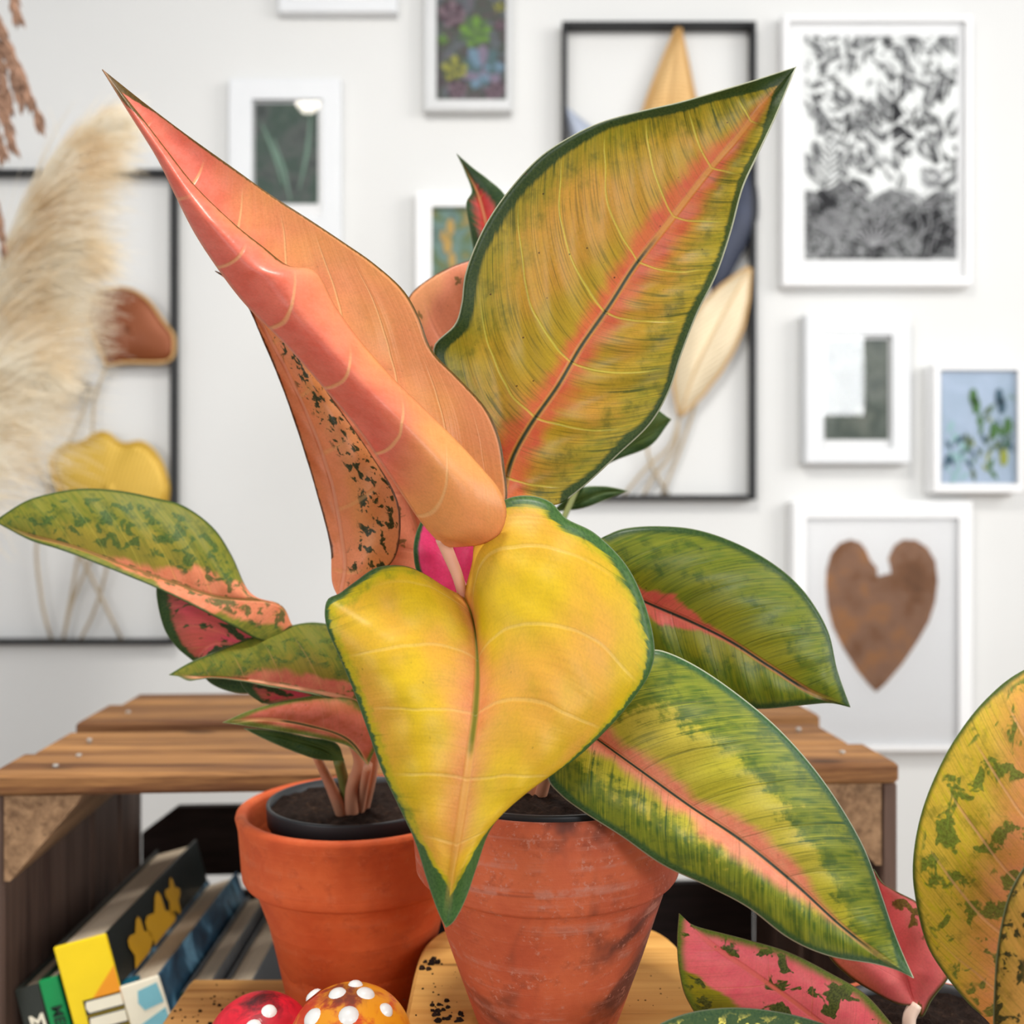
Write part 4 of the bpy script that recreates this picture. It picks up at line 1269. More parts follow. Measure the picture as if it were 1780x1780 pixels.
mI = leafmat('magenta_leaf', **{**yb, 'dg': (38, 78, 40), 'ye': (250, 76, 140), 'ye2': (244, 66, 130), 'pk': (252, 84, 146), 'pk2': (240, 66, 128), 'gw': .0022, 'gs': .0012, 'gl': .001, 'gsoft': .0010, 'mamt': .55, 'mw': .006, 'ms': .001, 'msoft': .002, 'mg': (140, 130, 80), 'pw': .02,
             'pv1': 2, 'seed': 8.4, 'st': 0, 'fib': 0, 'vamt': .12, 'vc': (230, 100, 130), 'ribamt': .3, 'rib': (200, 40, 80), 'ribc': (230, 90, 120), 'tr': .45, 'spk': 0, 'base_fade': 0})
mE = leafmat('deep_green_leaf', **{**yb, 'dg': (38, 66, 24), 'mg': (92, 116, 26), 'ye': (150, 146, 30), 'ye2': (122, 132, 28), 'pk': (228, 108, 84), 'pk2': (220, 92, 80), 'gw': .003, 'gs': .003, 'gl': .002, 'gsoft': .002,
             'mw': .022, 'ms': .018, 'msoft': .006, 'mamt': 1, 'pw': .0062, 'ps': .010, 'psoft': .0025, 'pamt': 1, 'pv0': -.3, 'pv1': .48, 'rib': (26, 36, 20), 'rv0': .0, 'rv1': .82, 'rw': .0009, 'vamt': .22, 'vc': (44, 66, 22),
             'vs': .018, 'st': .6, 'stz': .05, 'fib': .45, 'fibc': (44, 70, 20), 'stc': (50, 78, 22), 'seed': 9.1, 'tr': .2, 'stscale': 300, 'ribc': (210, 110, 80)})
mD = leafmat('broad_green_pink_leaf', **{**yb, 'dg': (44, 78, 42), 'mg': (72, 104, 30), 'ye': (186, 176, 48), 'ye2': (200, 182, 64), 'pk': (238, 154, 118), 'pk2': (234, 134, 104), 'gw': .0028, 'gs': .002, 'gl': .003, 'gsoft': .0016,
             'mw': .0205, 'ms': .024, 'msoft': .005, 'mamt': .95, 'pw': .0066, 'ps': .008, 'psoft': .005, 'pamt': 1, 'pv0': -.3, 'pv1': .70, 'rib': (30, 48, 26), 'rv0': .02, 'rv1': .86, 'rw': .0008, 'vamt': .3, 'vc': (40, 66, 30),
             'vs': .024, 'st': .8, 'stz': .05, 'stc': (42, 80, 36), 'seed': 10.3, 'tr': .25, 'stscale': 330, 'sgreen': -.0062, 'fib': .45, 'fibc': (48, 84, 30), 'tv': .9, 'tk': .05, 'ribc': (228, 150, 100), 'rimamt': .8, 'rim': (196, 196, 170), 'rimw': .0005, 'va': .9, 'vb': 4, 'spk': .2})
lpb = dict(dg=(46, 66, 26), mg=(104, 116, 34), ye=(150, 134, 44), ye2=(128, 124, 40), pk=(226, 138, 100), pk2=(214, 122, 84), tr=.22, stscale=200, rough=.55, spec=.22)
mK = leafmat('mottled_green_leaf', **{**lpb, 'gw': .001, 'gs': .001, 'gl': .001, 'gsoft': .001, 'mw': .022, 'ms': .02, 'msoft': .008, 'pw': .0095, 'ps': .02, 'psoft': .004, 'pv0': -.3, 'pv1': .56, 'pa': .85, 'pascale': 150, 'pathr': .50, 'pasoft': .08, 'pac': (42, 68, 28), 'palo': .006,
             'paz': .034, 'st': .15, 'vamt': .15, 'seed': 11.9, 'rimamt': .3, 'rim': (60, 80, 40), 'rib': (120, 90, 40), 'ribc': (200, 130, 80), 'rv1': .9, 'rw': .0008})
mK2 = leafmat('olive_peach_underside', **{**lpb, 'gw': .0006, 'gs': .0, 'gl': .001, 'gsoft': .001, 'mw': .002, 'ms': .004, 'msoft': .003, 'ye': (150, 106, 44), 'ye2': (190, 108, 62), 'pk': (208, 104, 70), 'pk2': (196, 92, 60), 'pw': .02, 'pv0': -.3, 'pv1': .35,
              'psoft': .01, 'pa': .5, 'pascale': 100, 'pathr': .58, 'pac': (84, 74, 30), 'st': 0, 'vamt': .1, 'seed': 12.5})
mL = leafmat('dark_green_pink_leaf', **{**lpb, 'dg': (34, 58, 24), 'mg': (52, 70, 26), 'ye': (206, 92, 84), 'ye2': (200, 70, 86), 'pk': (208, 66, 92), 'pk2': (200, 96, 80), 'gw': .008, 'gs': .008, 'gl': .010, 'gsoft': .003, 'mamt': .5, 'mw': .012, 'ms': .01, 'pw': .010, 'pv1': .8,
             'pa': 1, 'pascale': 130, 'pathr': .55, 'pac': (36, 50, 26), 'seed': 13.1, 'st': 0, 'vamt': .1, 'rib': (200, 80, 80), 'ribc': (214, 110, 90), 'tr': .2})
mM = leafmat('olive_peach_leaf', **{**lpb, 'ye': (142, 126, 40), 'gw': .001, 'gs': .001, 'gl': .001, 'gsoft': .001, 'mw': .020, 'ms': .018, 'msoft': .006, 'pw': .0085, 'ps': .012, 'psoft': .004, 'pv0': -.3, 'pv1': .62, 'pa': .9, 'pascale': 190, 'pathr': .50, 'pasoft': .08, 'pac': (62, 78, 28),
             'palo': .008, 'paz': .022, 'st': .1, 'vamt': .3, 'vc': (214, 160, 100), 'seed': 14.2, 'pk': (216, 128, 96), 'pk2': (206, 100, 84), 'rib': (226, 160, 120), 'ribc': (226, 160, 120), 'rv1': .9})
mO = leafmat('brownish_pink_leaf', **{**lpb, 'ye': (180, 106, 62), 'ye2': (188, 96, 70), 'gw': .0022, 'gs': .001, 'gl': .003, 'gsoft': .002, 'mw': .004, 'ms': .006, 'msoft': .003, 'dg': (84, 92, 34), 'pw': .014, 'pv0': -.3, 'pv1': .8, 'psoft': .01, 'pk': (200, 104, 84), 'pk2': (176, 84, 54),
             'st': 0, 'vamt': .2, 'vc': (214, 140, 110), 'seed': 15.1, 'tr': .2})
mN = leafmat('dark_green_leaf', **{**lpb, 'dg': (32, 58, 24), 'mg': (56, 80, 28), 'ye': (70, 90, 34), 'ye2': (60, 84, 30), 'pk': (80, 90, 40), 'pk2': (60, 80, 34), 'gw': .002, 'mamt': .4, 'st': .3, 'vamt': .1, 'seed': 16.4, 'rib': (60, 80, 30), 'ribc': (70, 90, 40), 'tr': .15, 'pamt': 0})
mQ = leafmat('mottled_gold_leaf', **{**lpb, 'dg': (60, 78, 30), 'mg': (204, 188, 24), 'ye': (226, 176, 84), 'ye2': (222, 172, 96), 'pk': (234, 150, 100), 'pk2': (234, 158, 84), 'gw': .0010, 'gs': .001, 'gl': .002, 'gsoft': .0016, 'mw': .026, 'ms': .03, 'msoft': .016, 'mamt': .85,
             'pw': .014, 'ps': .01, 'psoft': .02, 'pv0': -.3, 'pv1': .95, 'pamt': .8, 'pa': .85, 'pascale': 110, 'pathr': .525, 'pasoft': .06, 'pac': (70, 92, 30), 'palo': .003, 'paz': .05, 'st': .25, 'stz': .05, 'vamt': .7, 'vc': (232, 176, 120), 'vs': .026, 'vw': .0006,
             'seed': 17.6, 'tr': .28, 'rim': (110, 130, 70), 'va': .8, 'vb': 3})
mR = leafmat('black_flecked_peach_leaf', **{**lpb, 'dg': (44, 44, 20), 'mg': (170, 146, 50), 'ye': (212, 154, 78), 'ye2': (206, 144, 66), 'gw': .0010, 'gs': .001, 'gl': .0014, 'gsoft': .0008, 'mw': .004, 'ms': .004, 'pamt': 0, 'pa': 1, 'pascale': 210, 'pathr': .54, 'pac': (46, 44, 20), 'paz': .0085,
             'st': .1, 'vamt': .3, 'vc': (226, 180, 110), 'seed': 18.8, 'tr': .25})
mS = leafmat('coral_pink_leaf', **{**lpb, 'dg': (60, 66, 26), 'mg': (200, 120, 40), 'fib': 0.05, 'ye': (250, 142, 134), 'ye2': (252, 150, 136), 'pk': (252, 138, 138), 'pk2': (248, 126, 130), 'gw': .0010, 'gs': .001, 'gl': .002, 'gsoft': .0014, 'mw': .002, 'ms': .004, 'mamt': .7, 'pw': .02, 'pv1': 2, 'st': 0, 'vamt': .15, 'vc': (236, 130, 120),
             'pa': .9, 'pascale': 90, 'pathr': .56, 'pac': (84, 84, 28), 'pside': 1, 'paz': .010, 'seed': 19.5, 'tr': .35, 'rib': (228, 110, 110), 'ribc': (228, 110, 110)})
mT = leafmat('green_edged_pink_leaf', **{**lpb, 'dg': (84, 98, 30), 'mg': (150, 140, 26), 'ye': (160, 146, 30), 'ye2': (140, 136, 30), 'pk': (242, 116, 118), 'pk2': (236, 98, 110), 'gw': .002, 'gs': .003, 'gl': .003, 'gsoft': .003, 'mw': .010, 'ms': .012, 'msoft': .004, 'mamt': .7, 'pw': .0165, 'ps': .012, 'psoft': .0022,
             'pv0': -.3, 'pv1': .98, 'pa': 1, 'pascale': 105, 'pathr': .575, 'pac': (60, 66, 26), 'st': .1, 'vamt': .45, 'vc': (226, 120, 90), 'vs': .025, 'seed': 20.9, 'tr': .25, 'rib': (226, 110, 90), 'ribc': (226, 110, 90), 'rimamt': .8, 'rim': (110, 90, 60)})
mU = leafmat('yellow_speckled_dark_leaf', **{**lpb, 'dg': (36, 60, 34), 'mg': (60, 84, 44), 'ye': (56, 78, 44), 'ye2': (48, 70, 38), 'gw': .002, 'mamt': .6, 'pamt': 0, 'pa': .9, 'pascale': 230, 'pathr': .54, 'pac': (190, 176, 80), 'palo': .0018, 'paz': .012, 'st': .3, 'vamt': .1, 'seed': 21.4, 'tr': .15, 'rim': (120, 120, 100)})

m_pet = NB('pink_petiole')
n = m_pet.noise(m_pet.coord(), 60, 3)
m_pet = m_pet.finish(m_pet.principled(m_pet.mix(n, lin((232, 164, 150)), lin((236, 196, 160))), 0.45, 0.4))
m_pet2 = NB('blush_stem')
n = m_pet2.noise(m_pet2.coord(), 40, 3)
m_pet2 = m_pet2.finish(m_pet2.principled(m_pet2.mix(n, lin((196, 122, 100)), lin((206, 158, 120))), 0.5, 0.4))
m_pet3 = simple('cream_petiole', (240, 214, 196), 0.45, var=.05)
m_stem2 = simple('green_stem', (110, 116, 60), 0.5, var=.15)

# ------------------------------------------------------------------ front plant
PL = thing('potted_plant', 'largest potted plant, with the yellow heart-shaped leaf in front and rolled pink leaf', 'potted plant', (C2[0], C2[1], ZB + 0.01), 'aglaonema plants')
potting(PL, C2, CZ - 0.1300, 0.0605, h=0.10, rb=0.5)
Y = lambda l, *ys: [(p[0], p[1], float(np.interp(i / (len(l) - 1), np.linspace(0, 1, len(ys)), ys))) for i, p in enumerate(l)]
# A front yellow heart leaf
leaf(PL, Y([(806, 1037), (822, 1075), (829, 1120), (831, 1180), (827, 1240), (821, 1285), (812, 1350), (800, 1430), (787, 1520), (775, 1612)], .446, .425, .408, .398, .392, .388),
     [(806, 1037, .446), (775, 1022, .443), (735, 997, .440), (700, 984, .437), (655, 987, .433), (617, 1012, .428), (590, 1032, .420), (568, 1045, .415), (567, 1085, .411), (590, 1140, .409), (615, 1200, .407), (640, 1270, .404), (665, 1340, .401), (698, 1410, .398), (722, 1462, .395), (743, 1530, .392), (760, 1580, .389), (775, 1612, .388)],
     [(806, 1037, .446), (813, 1010, .446), (822, 975, .445), (826, 935, .444), (845, 895, .443), (880, 868, .442), (920, 862, .440), (957, 873, .437), (985, 902, .434), (1035, 928, .430), (1088, 982, .426), (1120, 1048, .422), (1137, 1120, .418), (1131, 1165, .415), (1105, 1208, .412), (1060, 1262, .408), (1000, 1318, .404), (930, 1366, .400), (880, 1407, .397), (850, 1445, .394), (830, 1500, .392), (810, 1560, .390), (790, 1600, .388), (775, 1612, .388)],
     mA, bl=.008, br=.0085, nv=130, nu=26, ripple=.0004, base_fade=.10, label='bright yellow heart-shaped leaf hanging in front')
# B upper right leaf
leaf(PL, Y([(872, 880), (888, 805), (920, 742), (970, 670), (1010, 602), (1060, 530), (1105, 460), (1160, 390), (1230, 300), (1290, 230), (1340, 165), (1384, 116)], .465, .468, .476, .486, .492),
     Y([(872, 880), (835, 800), (790, 700), (765, 650), (754, 603), (790, 565), (802, 528), (808, 480), (825, 430), (850, 380), (885, 330), (930, 280), (975, 247), (1040, 214), (1110, 194), (1180, 178), (1250, 158), (1310, 140), (1350, 127), (1384, 116)], .465, .462, .458, .462, .474, .492),
     Y([(872, 880), (920, 872), (967, 877), (1012, 848), (1075, 790), (1130, 737), (1163, 680), (1183, 620), (1212, 545), (1245, 478), (1270, 405), (1290, 330), (1312, 280), (1345, 210), (1368, 155), (1384, 116)], .465, .468, .466, .466, .476, .492),
     mB, bl=-.008, br=-.007, nv=130, nu=24, ripple=.0009, label='upright golden leaf with dark green margin')
# C rolled pink leaf: one half lies flat behind, the other rolls over in front
leaf(PL, Y([(770, 950), (733, 908), (700, 860), (660, 800), (620, 742), (570, 682), (500, 602), (430, 532), (385, 475), (340, 407), (303, 335), (272, 272), (222, 192), (178, 121)], .438, .433, .428, .426, .428, .434),
     Y([(770, 950), (800, 950), (840, 945), (868, 928), (880, 890), (868, 852), (838, 815), (795, 768), (738, 712), (680, 655), (625, 592), (582, 532), (560, 488), (540, 468), (500, 462), (455, 428), (405, 388), (340, 325), (290, 262), (240, 197), (178, 121)], .437, .430, .427, .426, .427, .434),
     Y([(770, 950), (815, 930), (862, 905), (881, 870), (877, 812), (868, 760), (845, 710), (800, 660), (752, 610), (728, 550), (700, 503), (650, 458), (600, 423), (540, 383), (470, 338), (400, 288), (330, 238), (250, 178), (178, 121)], .438, .446, .450, .450, .446, .434),
     mC, bl=.018, br=-.007, nv=150, nu=24, ripple=.0002, base_fade=.03, label='long pink and peach leaf rolled in on itself')
petiole(PL, [(806, 1040, .447), (795, 1000, .443), (782, 968, .440), (768, 935, .437)], .0022, .0030, m_pet, 'petiole')
petiole(PL, [(812, 1040, .449), (805, 1015, .447), (800, 1000, .446)], .0024, .0006, simple('pink_sheath', (240, 150, 160), .45), 'sheath')
# F orange leaf with dark spots, behind on the left
leaf(PL, Y([(590, 1042), (600, 985), (594, 930), (580, 850), (555, 770), (522, 690), (482, 610), (438, 535), (402, 492), (374, 471)], .500, .502, .506, .503, .500),
     Y([(590, 1042), (577, 1010), (574, 950), (554, 870), (524, 770), (490, 672), (456, 590), (425, 520), (399, 484), (374, 471)], .500, .502, .506, .502, .500),
     Y([(590, 1042), (618, 1020), (665, 993), (690, 960), (696, 900), (685, 855), (655, 805), (612, 742), (570, 682), (530, 610), (480, 540), (420, 490), (374, 471)], .500, .496, .490, .495, .500),
     mF, bl=-.002, br=.007, nv=100, nu=16, label='orange leaf flecked with black spots')
petiole(PL, [(590, 1042, .500), (590, 1080, .500), (640, 1200, .498), (800, 1350, .492), (925, 1410, .490)], .0030, .0042, m_pet2)
# little green leaf tip of F reads at 374,471
# G salmon leaf between F and C
leaf(PL, Y([(735, 1010), (730, 940), (700, 850), (655, 770), (600, 700), (555, 650)], .512, .518, .515),
     Y([(735, 1010), (690, 1010), (655, 960), (630, 880), (600, 780), (575, 700), (555, 650)], .512, .514, .515),
     Y([(735, 1010), (775, 980), (795, 900), (775, 820), (720, 740), (640, 680), (555, 650)], .512, .514, .515), mG, nv=60, nu=10, label='salmon pink leaf half hidden')
# H1 thin dark tip, H2 orange lobe
leaf(PL, Y([(862, 620), (862, 520), (852, 430), (835, 350), (812, 300), (794, 267)], .60, .60, .60),
     Y([(862, 620), (838, 560), (828, 470), (818, 405), (810, 355), (820, 332), (808, 298), (794, 267)], .60, .595, .60),
     Y([(862, 620), (905, 560), (925, 480), (905, 400), (880, 342), (850, 313), (820, 290), (794, 267)], .60, .595, .60), mH, bl=.004, br=.004, nv=60, nu=10, label='thin red leaf with dark green tip')
leaf(PL, Y([(800, 760), (790, 690), (790, 600), (820, 520), (880, 440)], .545, .55, .55),
     Y([(800, 760), (740, 700), (712, 620), (704, 555), (713, 513), (760, 476), (812, 454), (880, 440)], .545, .545, .55),
     Y([(800, 760), (850, 720), (880, 620), (885, 520), (880, 440)], .545, .548, .55), mG, nv=60, nu=10, label='orange leaf behind the golden leaf')
# I magenta leaf in the centre
leaf(PL, Y([(800, 1090), (795, 1020), (785, 950), (775, 890), (765, 850)], .475, .474, .476),
     Y([(800, 1090), (755, 1040), (727, 1000), (719, 960), (724, 925), (738, 895), (765, 850)], .475, .470, .476),
     Y([(800, 1090), (835, 1040), (850, 980), (845, 920), (820, 870), (765, 850)], .475, .474, .476), mI, nv=50, nu=10, base_fade=0, label='magenta leaf with green edge deep in the centre')
# J two small leaves on the right
leaf(PL, Y([(1010, 830), (1080, 780), (1130, 752), (1167, 729)], .60, .60, .60), Y([(1010, 830), (1050, 740), (1120, 705), (1167, 729)], .60, .60), Y([(1010, 830), (1070, 800), (1130, 775), (1167, 729)], .60, .60),
     mN, nv=40, nu=8, label='small dark green leaf tip')
leaf(PL, Y([(960, 890), (1010, 870), (1050, 856), (1092, 853)], .60, .60, .60), Y([(960, 890), (1000, 852), (1045, 845), (1092, 853)], .60, .60), Y([(960, 890), (1010, 884), (1055, 868), (1092, 853)], .60, .60), mN, nv=40, nu=8, label='small dark green leaf')
# E right middle leaf
leaf(PL, Y([(1025, 1000), (1070, 1022), (1130, 1050), (1200, 1080), (1270, 1115), (1340, 1160), (1410, 1203), (1478, 1229)], .505, .495, .49, .485),
     Y([(1025, 1000), (1030, 950), (1065, 926), (1100, 917), (1150, 915), (1205, 920), (1262, 937), (1320, 965), (1372, 1002), (1410, 1045), (1440, 1100), (1455, 1165), (1478, 1229)], .505, .502, .50, .485),
     Y([(1025, 1000), (1040, 1060), (1090, 1140), (1160, 1195), (1240, 1226), (1320, 1232), (1390, 1226), (1440, 1222), (1478, 1229)], .505, .50, .49, .485),
     mE, bl=.006, br=.004, nv=100, nu=18, label='deep green leaf with a coral stripe, on the right')
# D lower right leaf
leaf(PL, Y([(1000, 1258), (1045, 1290), (1110, 1337), (1200, 1402), (1290, 1462), (1380, 1535), (1460, 1608), (1530, 1662), (1588, 1700)], .442, .425, .412, .408, .405),
     Y([(1000, 1258), (1030, 1195), (1085, 1145), (1130, 1130), (1165, 1136), (1222, 1165), (1290, 1213), (1352, 1266), (1410, 1330), (1460, 1400), (1502, 1475), (1530, 1550), (1552, 1615), (1572, 1665), (1588, 1700)], .442, .436, .430, .420, .405),
     Y([(1000, 1258), (965, 1300), (952, 1350), (975, 1382), (1020, 1415), (1080, 1453), (1150, 1502), (1230, 1540), (1300, 1577), (1370, 1630), (1440, 1661), (1520, 1675), (1560, 1686), (1588, 1700)], .442, .424, .414, .410, .405),
     mD, bl=.007, br=.006, nv=130, nu=24, label='broad green leaf with a pink centre stripe, lower right')
# hidden stem and stalks rise from the soil
petiole(PL, [(930, 1415, .49), (900, 1300, .488), (850, 1150, .475), (815, 1045, .455)], .0075, .0040, m_pet2, 'stem')
petiole(PL, [(870, 1180, .488), (880, 1000, .485), (872, 882, .466)], .0030, .0024, m_pet2)
petiole(PL, [(905, 1290, .489), (960, 1120, .500), (1027, 1001, .505)], .0030, .0022, m_pet2)
petiole(PL, [(935, 1400, .488), (960, 1320, .470), (1000, 1260, .443)], .0032, .0024, m_pet2)
petiole(PL, [(850, 1180, .488), (790, 1120, .50), (736, 1012, .512)], .0030, .0022, m_pet2)
petiole(PL, [(850, 1140, .488), (862, 900, .56), (862, 622, .60)], .0030, .0018, m_pet2)
petiole(PL, [(840, 1120, .485), (810, 930, .53), (800, 762, .545)], .0030, .0020, m_pet2)
petiole(PL, [(860, 1200, .482), (830, 1140, .478), (801, 1090, .475)], .0026, .0022, m_pet2)
petiole(PL, [(880, 1230, .49), (940, 1000, .57), (1011, 831, .60)], .0026, .0016, m_stem2)
petiole(PL, [(880, 1230, .49), (920, 1020, .57), (961, 890, .60)], .0026, .0016, m_stem2)

# ------------------------------------------------------------------ back left plant
PK = thing('potted_plant', 'smaller potted plant at the left with mottled green and peach leaves', 'potted plant', (C1[0], C1[1], ZS + 0.01), 'aglaonema plants')
potting(PK, C1, CZ - 0.1722, 0.0530, h=0.10, rb=0.6, drop=.004)
leaf(PK, Y([(508, 1088), (480, 1048), (380, 1038), (300, 1013), (220, 985), (130, 952), (50, 930), (-10, 906)], .555, .56, .565, .57),
     Y([(508, 1088), (462, 1050), (430, 1025), (402, 965), (370, 917), (320, 880), (270, 866), (205, 853), (140, 850), (80, 860), (40, 874), (-10, 906)], .555, .575, .585, .58, .57),
     Y([(508, 1088), (462, 1115), (400, 1086), (330, 1050), (270, 1021), (230, 1004), (160, 976), (110, 957), (50, 938), (-10, 906)], .555, .552, .556, .562, .57),
     mK, bl=.006, br=.001, nv=100, nu=18, base_fade=0.0, label='longest leaf, green mottled, reaching far left')
leaf(PK, Y([(515, 1098), (470, 1120), (420, 1120), (370, 1120), (336, 1149)], .562, .566, .57), Y([(515, 1098), (440, 1040), (350, 1000), (290, 990), (272, 1022), (283, 1085), (305, 1122), (336, 1149)], .562, .57, .57),
     Y([(515, 1098), (490, 1180), (430, 1205), (370, 1190), (336, 1149)], .562, .56, .57), mL, nv=60, nu=12, label='dark green and pink leaf half hidden below the longest')
leaf(PK, Y([(655, 1232), (600, 1212), (540, 1200), (470, 1188), (400, 1180), (340, 1178), (294, 1173)], .54, .545, .55), Y([(655, 1232), (655, 1150), (610, 1095), (565, 1084), (530, 1083), (480, 1095), (430, 1111), (380, 1131), (330, 1152), (294, 1173)], .54, .552, .56, .55),
     Y([(655, 1232), (610, 1225), (540, 1206), (470, 1194), (420, 1184), (372, 1178), (345, 1181), (327, 1183), (310, 1176), (294, 1173)], .54, .545, .55), mM, bl=.005, br=.0, nv=80, nu=16, base_fade=0, label='olive green leaf with peach base')
leaf(PK, Y([(600, 1225), (550, 1218), (500, 1215), (455, 1222)], .56, .56, .56), Y([(600, 1225), (540, 1190), (450, 1165), (418, 1180), (432, 1205), (455, 1222)], .56, .558, .56), Y([(600, 1225), (560, 1222), (510, 1224), (480, 1226), (455, 1222)], .56, .56),
     mL, nv=40, nu=10, label='small dark green and pink leaf')
leaf(PK, Y([(640, 1330), (605, 1285), (540, 1262), (460, 1250), (387, 1256)], .538, .54, .545), Y([(640, 1330), (660, 1270), (625, 1215), (575, 1207), (530, 1212), (480, 1222), (430, 1237), (387, 1256)], .538, .545, .545),
     Y([(640, 1330), (610, 1300), (575, 1288), (540, 1280), (480, 1270), (430, 1262), (387, 1256)], .538, .54, .545), mO, bl=.004, br=.001, nv=60, nu=12, base_fade=0, label='brownish pink leaf')
leaf(PK, Y([(598, 1322), (560, 1300), (500, 1282), (424, 1266)], .552, .552, .55), Y([(598, 1322), (585, 1292), (540, 1282), (480, 1270), (424, 1266)], .552, .55), Y([(598, 1322), (570, 1322), (545, 1318), (500, 1302), (450, 1280), (424, 1266)], .552, .55), mN, nv=40, nu=8, label='narrow dark green leaf')
petiole(PK, [(548, 1312, .553), (565, 1345, .57), (585, 1390, .58), (600, 1428, .592)], .0022, .0040, m_pet2, 'stem')
petiole(PK, [(612, 1285, .545), (625, 1325, .56), (612, 1370, .575), (611, 1428, .592)], .0030, .0042, m_pet2, 'stem')
petiole(PK, [(588, 1320, .56), (600, 1370, .58), (606, 1428, .596)], .0030, .0034, m_stem2, 'stem')
petiole(PK, [(640, 1330, .54), (632, 1370, .575), (622, 1428, .60)], .0024, .0030, m_pet2, 'stem')
petiole(PK, [(655, 1232, .541), (650, 1330, .575), (628, 1428, .605)], .0024, .0030, m_pet2)
petiole(PK, [(512, 1094, .558), (600, 1150, .585), (645, 1300, .60), (620, 1428, .608)], .0026, .0032, m_pet2)

# ------------------------------------------------------------------ right plant
C3 = ((1640 - 890) / F * 0.48, 0.48)
m_block = wood('plain_block_wood', (190, 150, 104), (150, 110, 70), 0, 0.8)
T = thing('wooden_block', 'plain wooden block hidden under the right-hand pot', 'wooden block', (C3[0], C3[1], ZT))
MB().box(C3[0] - .055, C3[0] + .055, C3[1] - .055, C3[1] + .055, ZT + .0003, CZ - .352, .003).build('body', m_block, T)
T = clay_pot('clay pot almost cut off by the bottom edge, under the right plant', C3, CZ - .352, [
    (0, CZ - .352), (0.036, CZ - .352), (0.047, CZ - 0.29), (0.0545, CZ - 0.278), (0.0580, CZ - 0.277), (0.0600, CZ - 0.252), (0.0588, CZ - .2495), (0.0565, CZ - .2495), (0.0555, CZ - .253), (0.053, CZ - 0.285), (0.036, CZ - .346), (0, CZ - .346)], m_tc2)
PR = thing('potted_plant', 'potted plant cut off by the right edge, with coral pink and gold mottled leaves', 'potted plant', (C3[0], C3[1], CZ - .34), 'aglaonema plants')
potting(PR, C3, CZ - 0.2470, 0.0520, h=0.085, drop=.005)
leaf(PR, Y([(1730, 1860), (1762, 1700), (1785, 1560), (1802, 1400), (1830, 1250), (1890, 1120)], .43, .41, .40, .40, .41),
     Y([(1730, 1860), (1728, 1790), (1682, 1742), (1642, 1692), (1611, 1640), (1592, 1565), (1587, 1500), (1600, 1420), (1630, 1340), (1670, 1270), (1720, 1210), (1780, 1165), (1890, 1120)], .43, .418, .408, .405, .41),
     Y([(1730, 1860), (1850, 1800), (1930, 1600), (1960, 1400), (1940, 1230), (1890, 1120)], .43, .42, .41, .41), mQ, bl=.008, br=.006, nv=110, nu=20, label='tall gold leaf blotched with green')
leaf(PR, Y([(1760, 1900), (1800, 1760), (1850, 1600), (1880, 1420)], .39, .375, .37, .37), Y([(1760, 1900), (1731, 1830), (1727, 1770), (1731, 1680), (1740, 1610), (1757, 1548), (1790, 1492), (1830, 1450), (1880, 1420)], .39, .38, .372, .37),
     Y([(1760, 1900), (1880, 1850), (1960, 1700), (1960, 1530), (1880, 1420)], .39, .38, .37), mR, bl=.006, br=.004, nv=70, nu=14, label='peach leaf with black flecked edge at the right edge')
leaf(PR, Y([(1592, 1748), (1575, 1700), (1555, 1640), (1535, 1570), (1519, 1511)], .492, .498, .50, .50), Y([(1592, 1748), (1560, 1745), (1520, 1725), (1475, 1697), (1436, 1655), (1430, 1600), (1470, 1550), (1500, 1525), (1519, 1511)], .492, .490, .492, .50),
     Y([(1592, 1748), (1603, 1768), (1620, 1738), (1645, 1705), (1652, 1685), (1640, 1650), (1618, 1610), (1600, 1573), (1560, 1550), (1535, 1535), (1519, 1511)], .492, .490, .492, .50), mS, bl=.006, br=.005, nv=70, nu=14, base_fade=0, label='coral pink leaf behind the broad green leaf\'s tip')
leaf(PR, Y([(1580, 1880), (1500, 1830), (1440, 1788), (1375, 1738), (1300, 1685), (1235, 1640), (1180, 1588)], .44, .425, .42, .42), Y([(1580, 1880), (1580, 1820), (1546, 1775), (1502, 1727), (1440, 1690), (1370, 1655), (1300, 1634), (1250, 1621), (1203, 1608), (1180, 1588)], .44, .43, .425, .42),
     Y([(1580, 1880), (1480, 1880), (1330, 1850), (1240, 1800), (1196, 1740), (1182, 1695), (1177, 1640), (1180, 1588)], .44, .43, .42, .42), mT, bl=.005, br=.005, nv=90, nu=16, base_fade=0, label='pink leaf with green and yellow margin, lowest centre right')
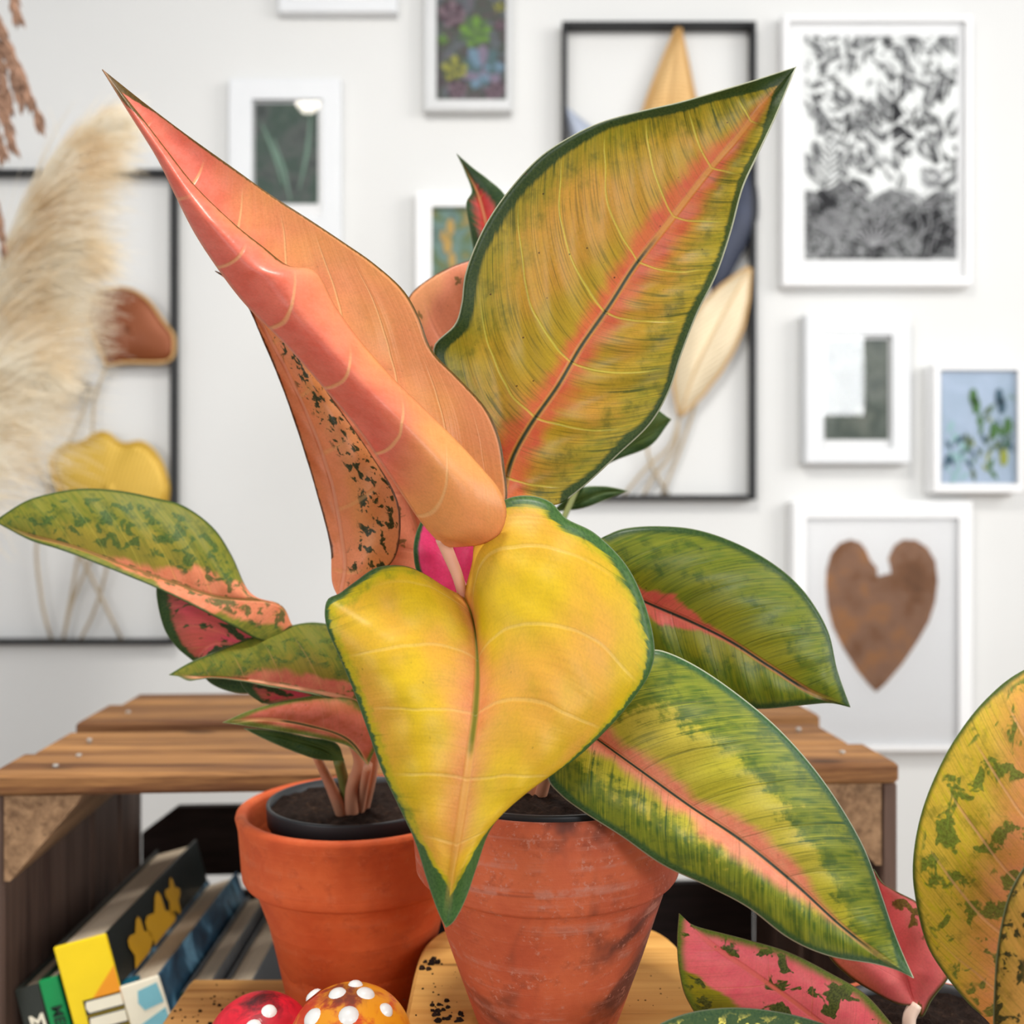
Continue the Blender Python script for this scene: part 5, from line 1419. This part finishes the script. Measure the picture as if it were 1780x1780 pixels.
leaf(PR, Y([(1560, 1900), (1450, 1850), (1330, 1830), (1220, 1830), (1120, 1800)], .42, .40, .395, .39), Y([(1560, 1900), (1500, 1810), (1420, 1776), (1340, 1757), (1265, 1752), (1200, 1760), (1150, 1778), (1120, 1800)], .42, .405, .40, .39),
     Y([(1560, 1900), (1450, 1930), (1300, 1930), (1180, 1880), (1120, 1800)], .42, .39, .39, .39), mU, bl=.004, br=.004, nv=60, nu=12, base_fade=0, label='dark green leaf with pale speckles, cut by the bottom edge')
petiole(PR, [(1592, 1746, .493), (1580, 1775, .49), (1590, 1830, .485), (1620, 1860, .48)], .0030, .0036, m_pet3)
petiole(PR, [(1730, 1858, .43), (1700, 1825, .445), (1665, 1810, .465), (1645, 1830, .485)], .0032, .0040, m_pet2)
petiole(PR, [(1760, 1898, .39), (1745, 1860, .41), (1690, 1815, .445), (1650, 1840, .485)], .0030, .0040, m_pet2)
petiole(PR, [(1580, 1868, .44), (1605, 1830, .46), (1635, 1840, .48)], .0028, .0036, m_pet3)
petiole(PR, [(1560, 1898, .42), (1590, 1840, .44), (1630, 1840, .48)], .0028, .0036, m_pet3)

# ------------------------------------------------------------------ the shop's hanging bulb, above the frame (its mirror image shows in a picture glass)
b = NB('lit_bulb_glass')
e = b.nt.nodes.new('ShaderNodeEmission'); e.inputs[0].default_value = (1.0, 0.93, 0.82, 1); e.inputs[1].default_value = 45
m_bulb = b.finish(e.outputs[0])
T = thing('pendant_lamp', 'bare hanging bulb above the plants, seen only as a glint in the picture glass', 'lamp', (-0.594, 0.63, CZ + 1.2))
MB().lathe([(0.0001, -0.034), (0.02, -0.03), (0.033, -0.014), (0.036, 0.0), (0.030, 0.018), (0.016, 0.036), (0.014, 0.045)], (-0.594, 0.63, CZ + 1.2), 28).build('bulb', m_bulb, T, smooth=True)
MB().lathe([(0.0, 0.10), (0.012, 0.098), (0.018, 0.085), (0.018, 0.044), (0.0, 0.044)], (-0.594, 0.63, CZ + 1.2), 20).build('socket', m_black, T, smooth=True)
MB().tube([(-0.594, 0.63, CZ + 1.29), (-0.594, 0.63, 2.7)], 0.003, 8).build('cord', m_black, T)
w = MB().box(-1.2, 0.0, 0.45, 0.8, 2.7, 2.76).build('ceiling', m_wall); w['kind'] = 'structure'
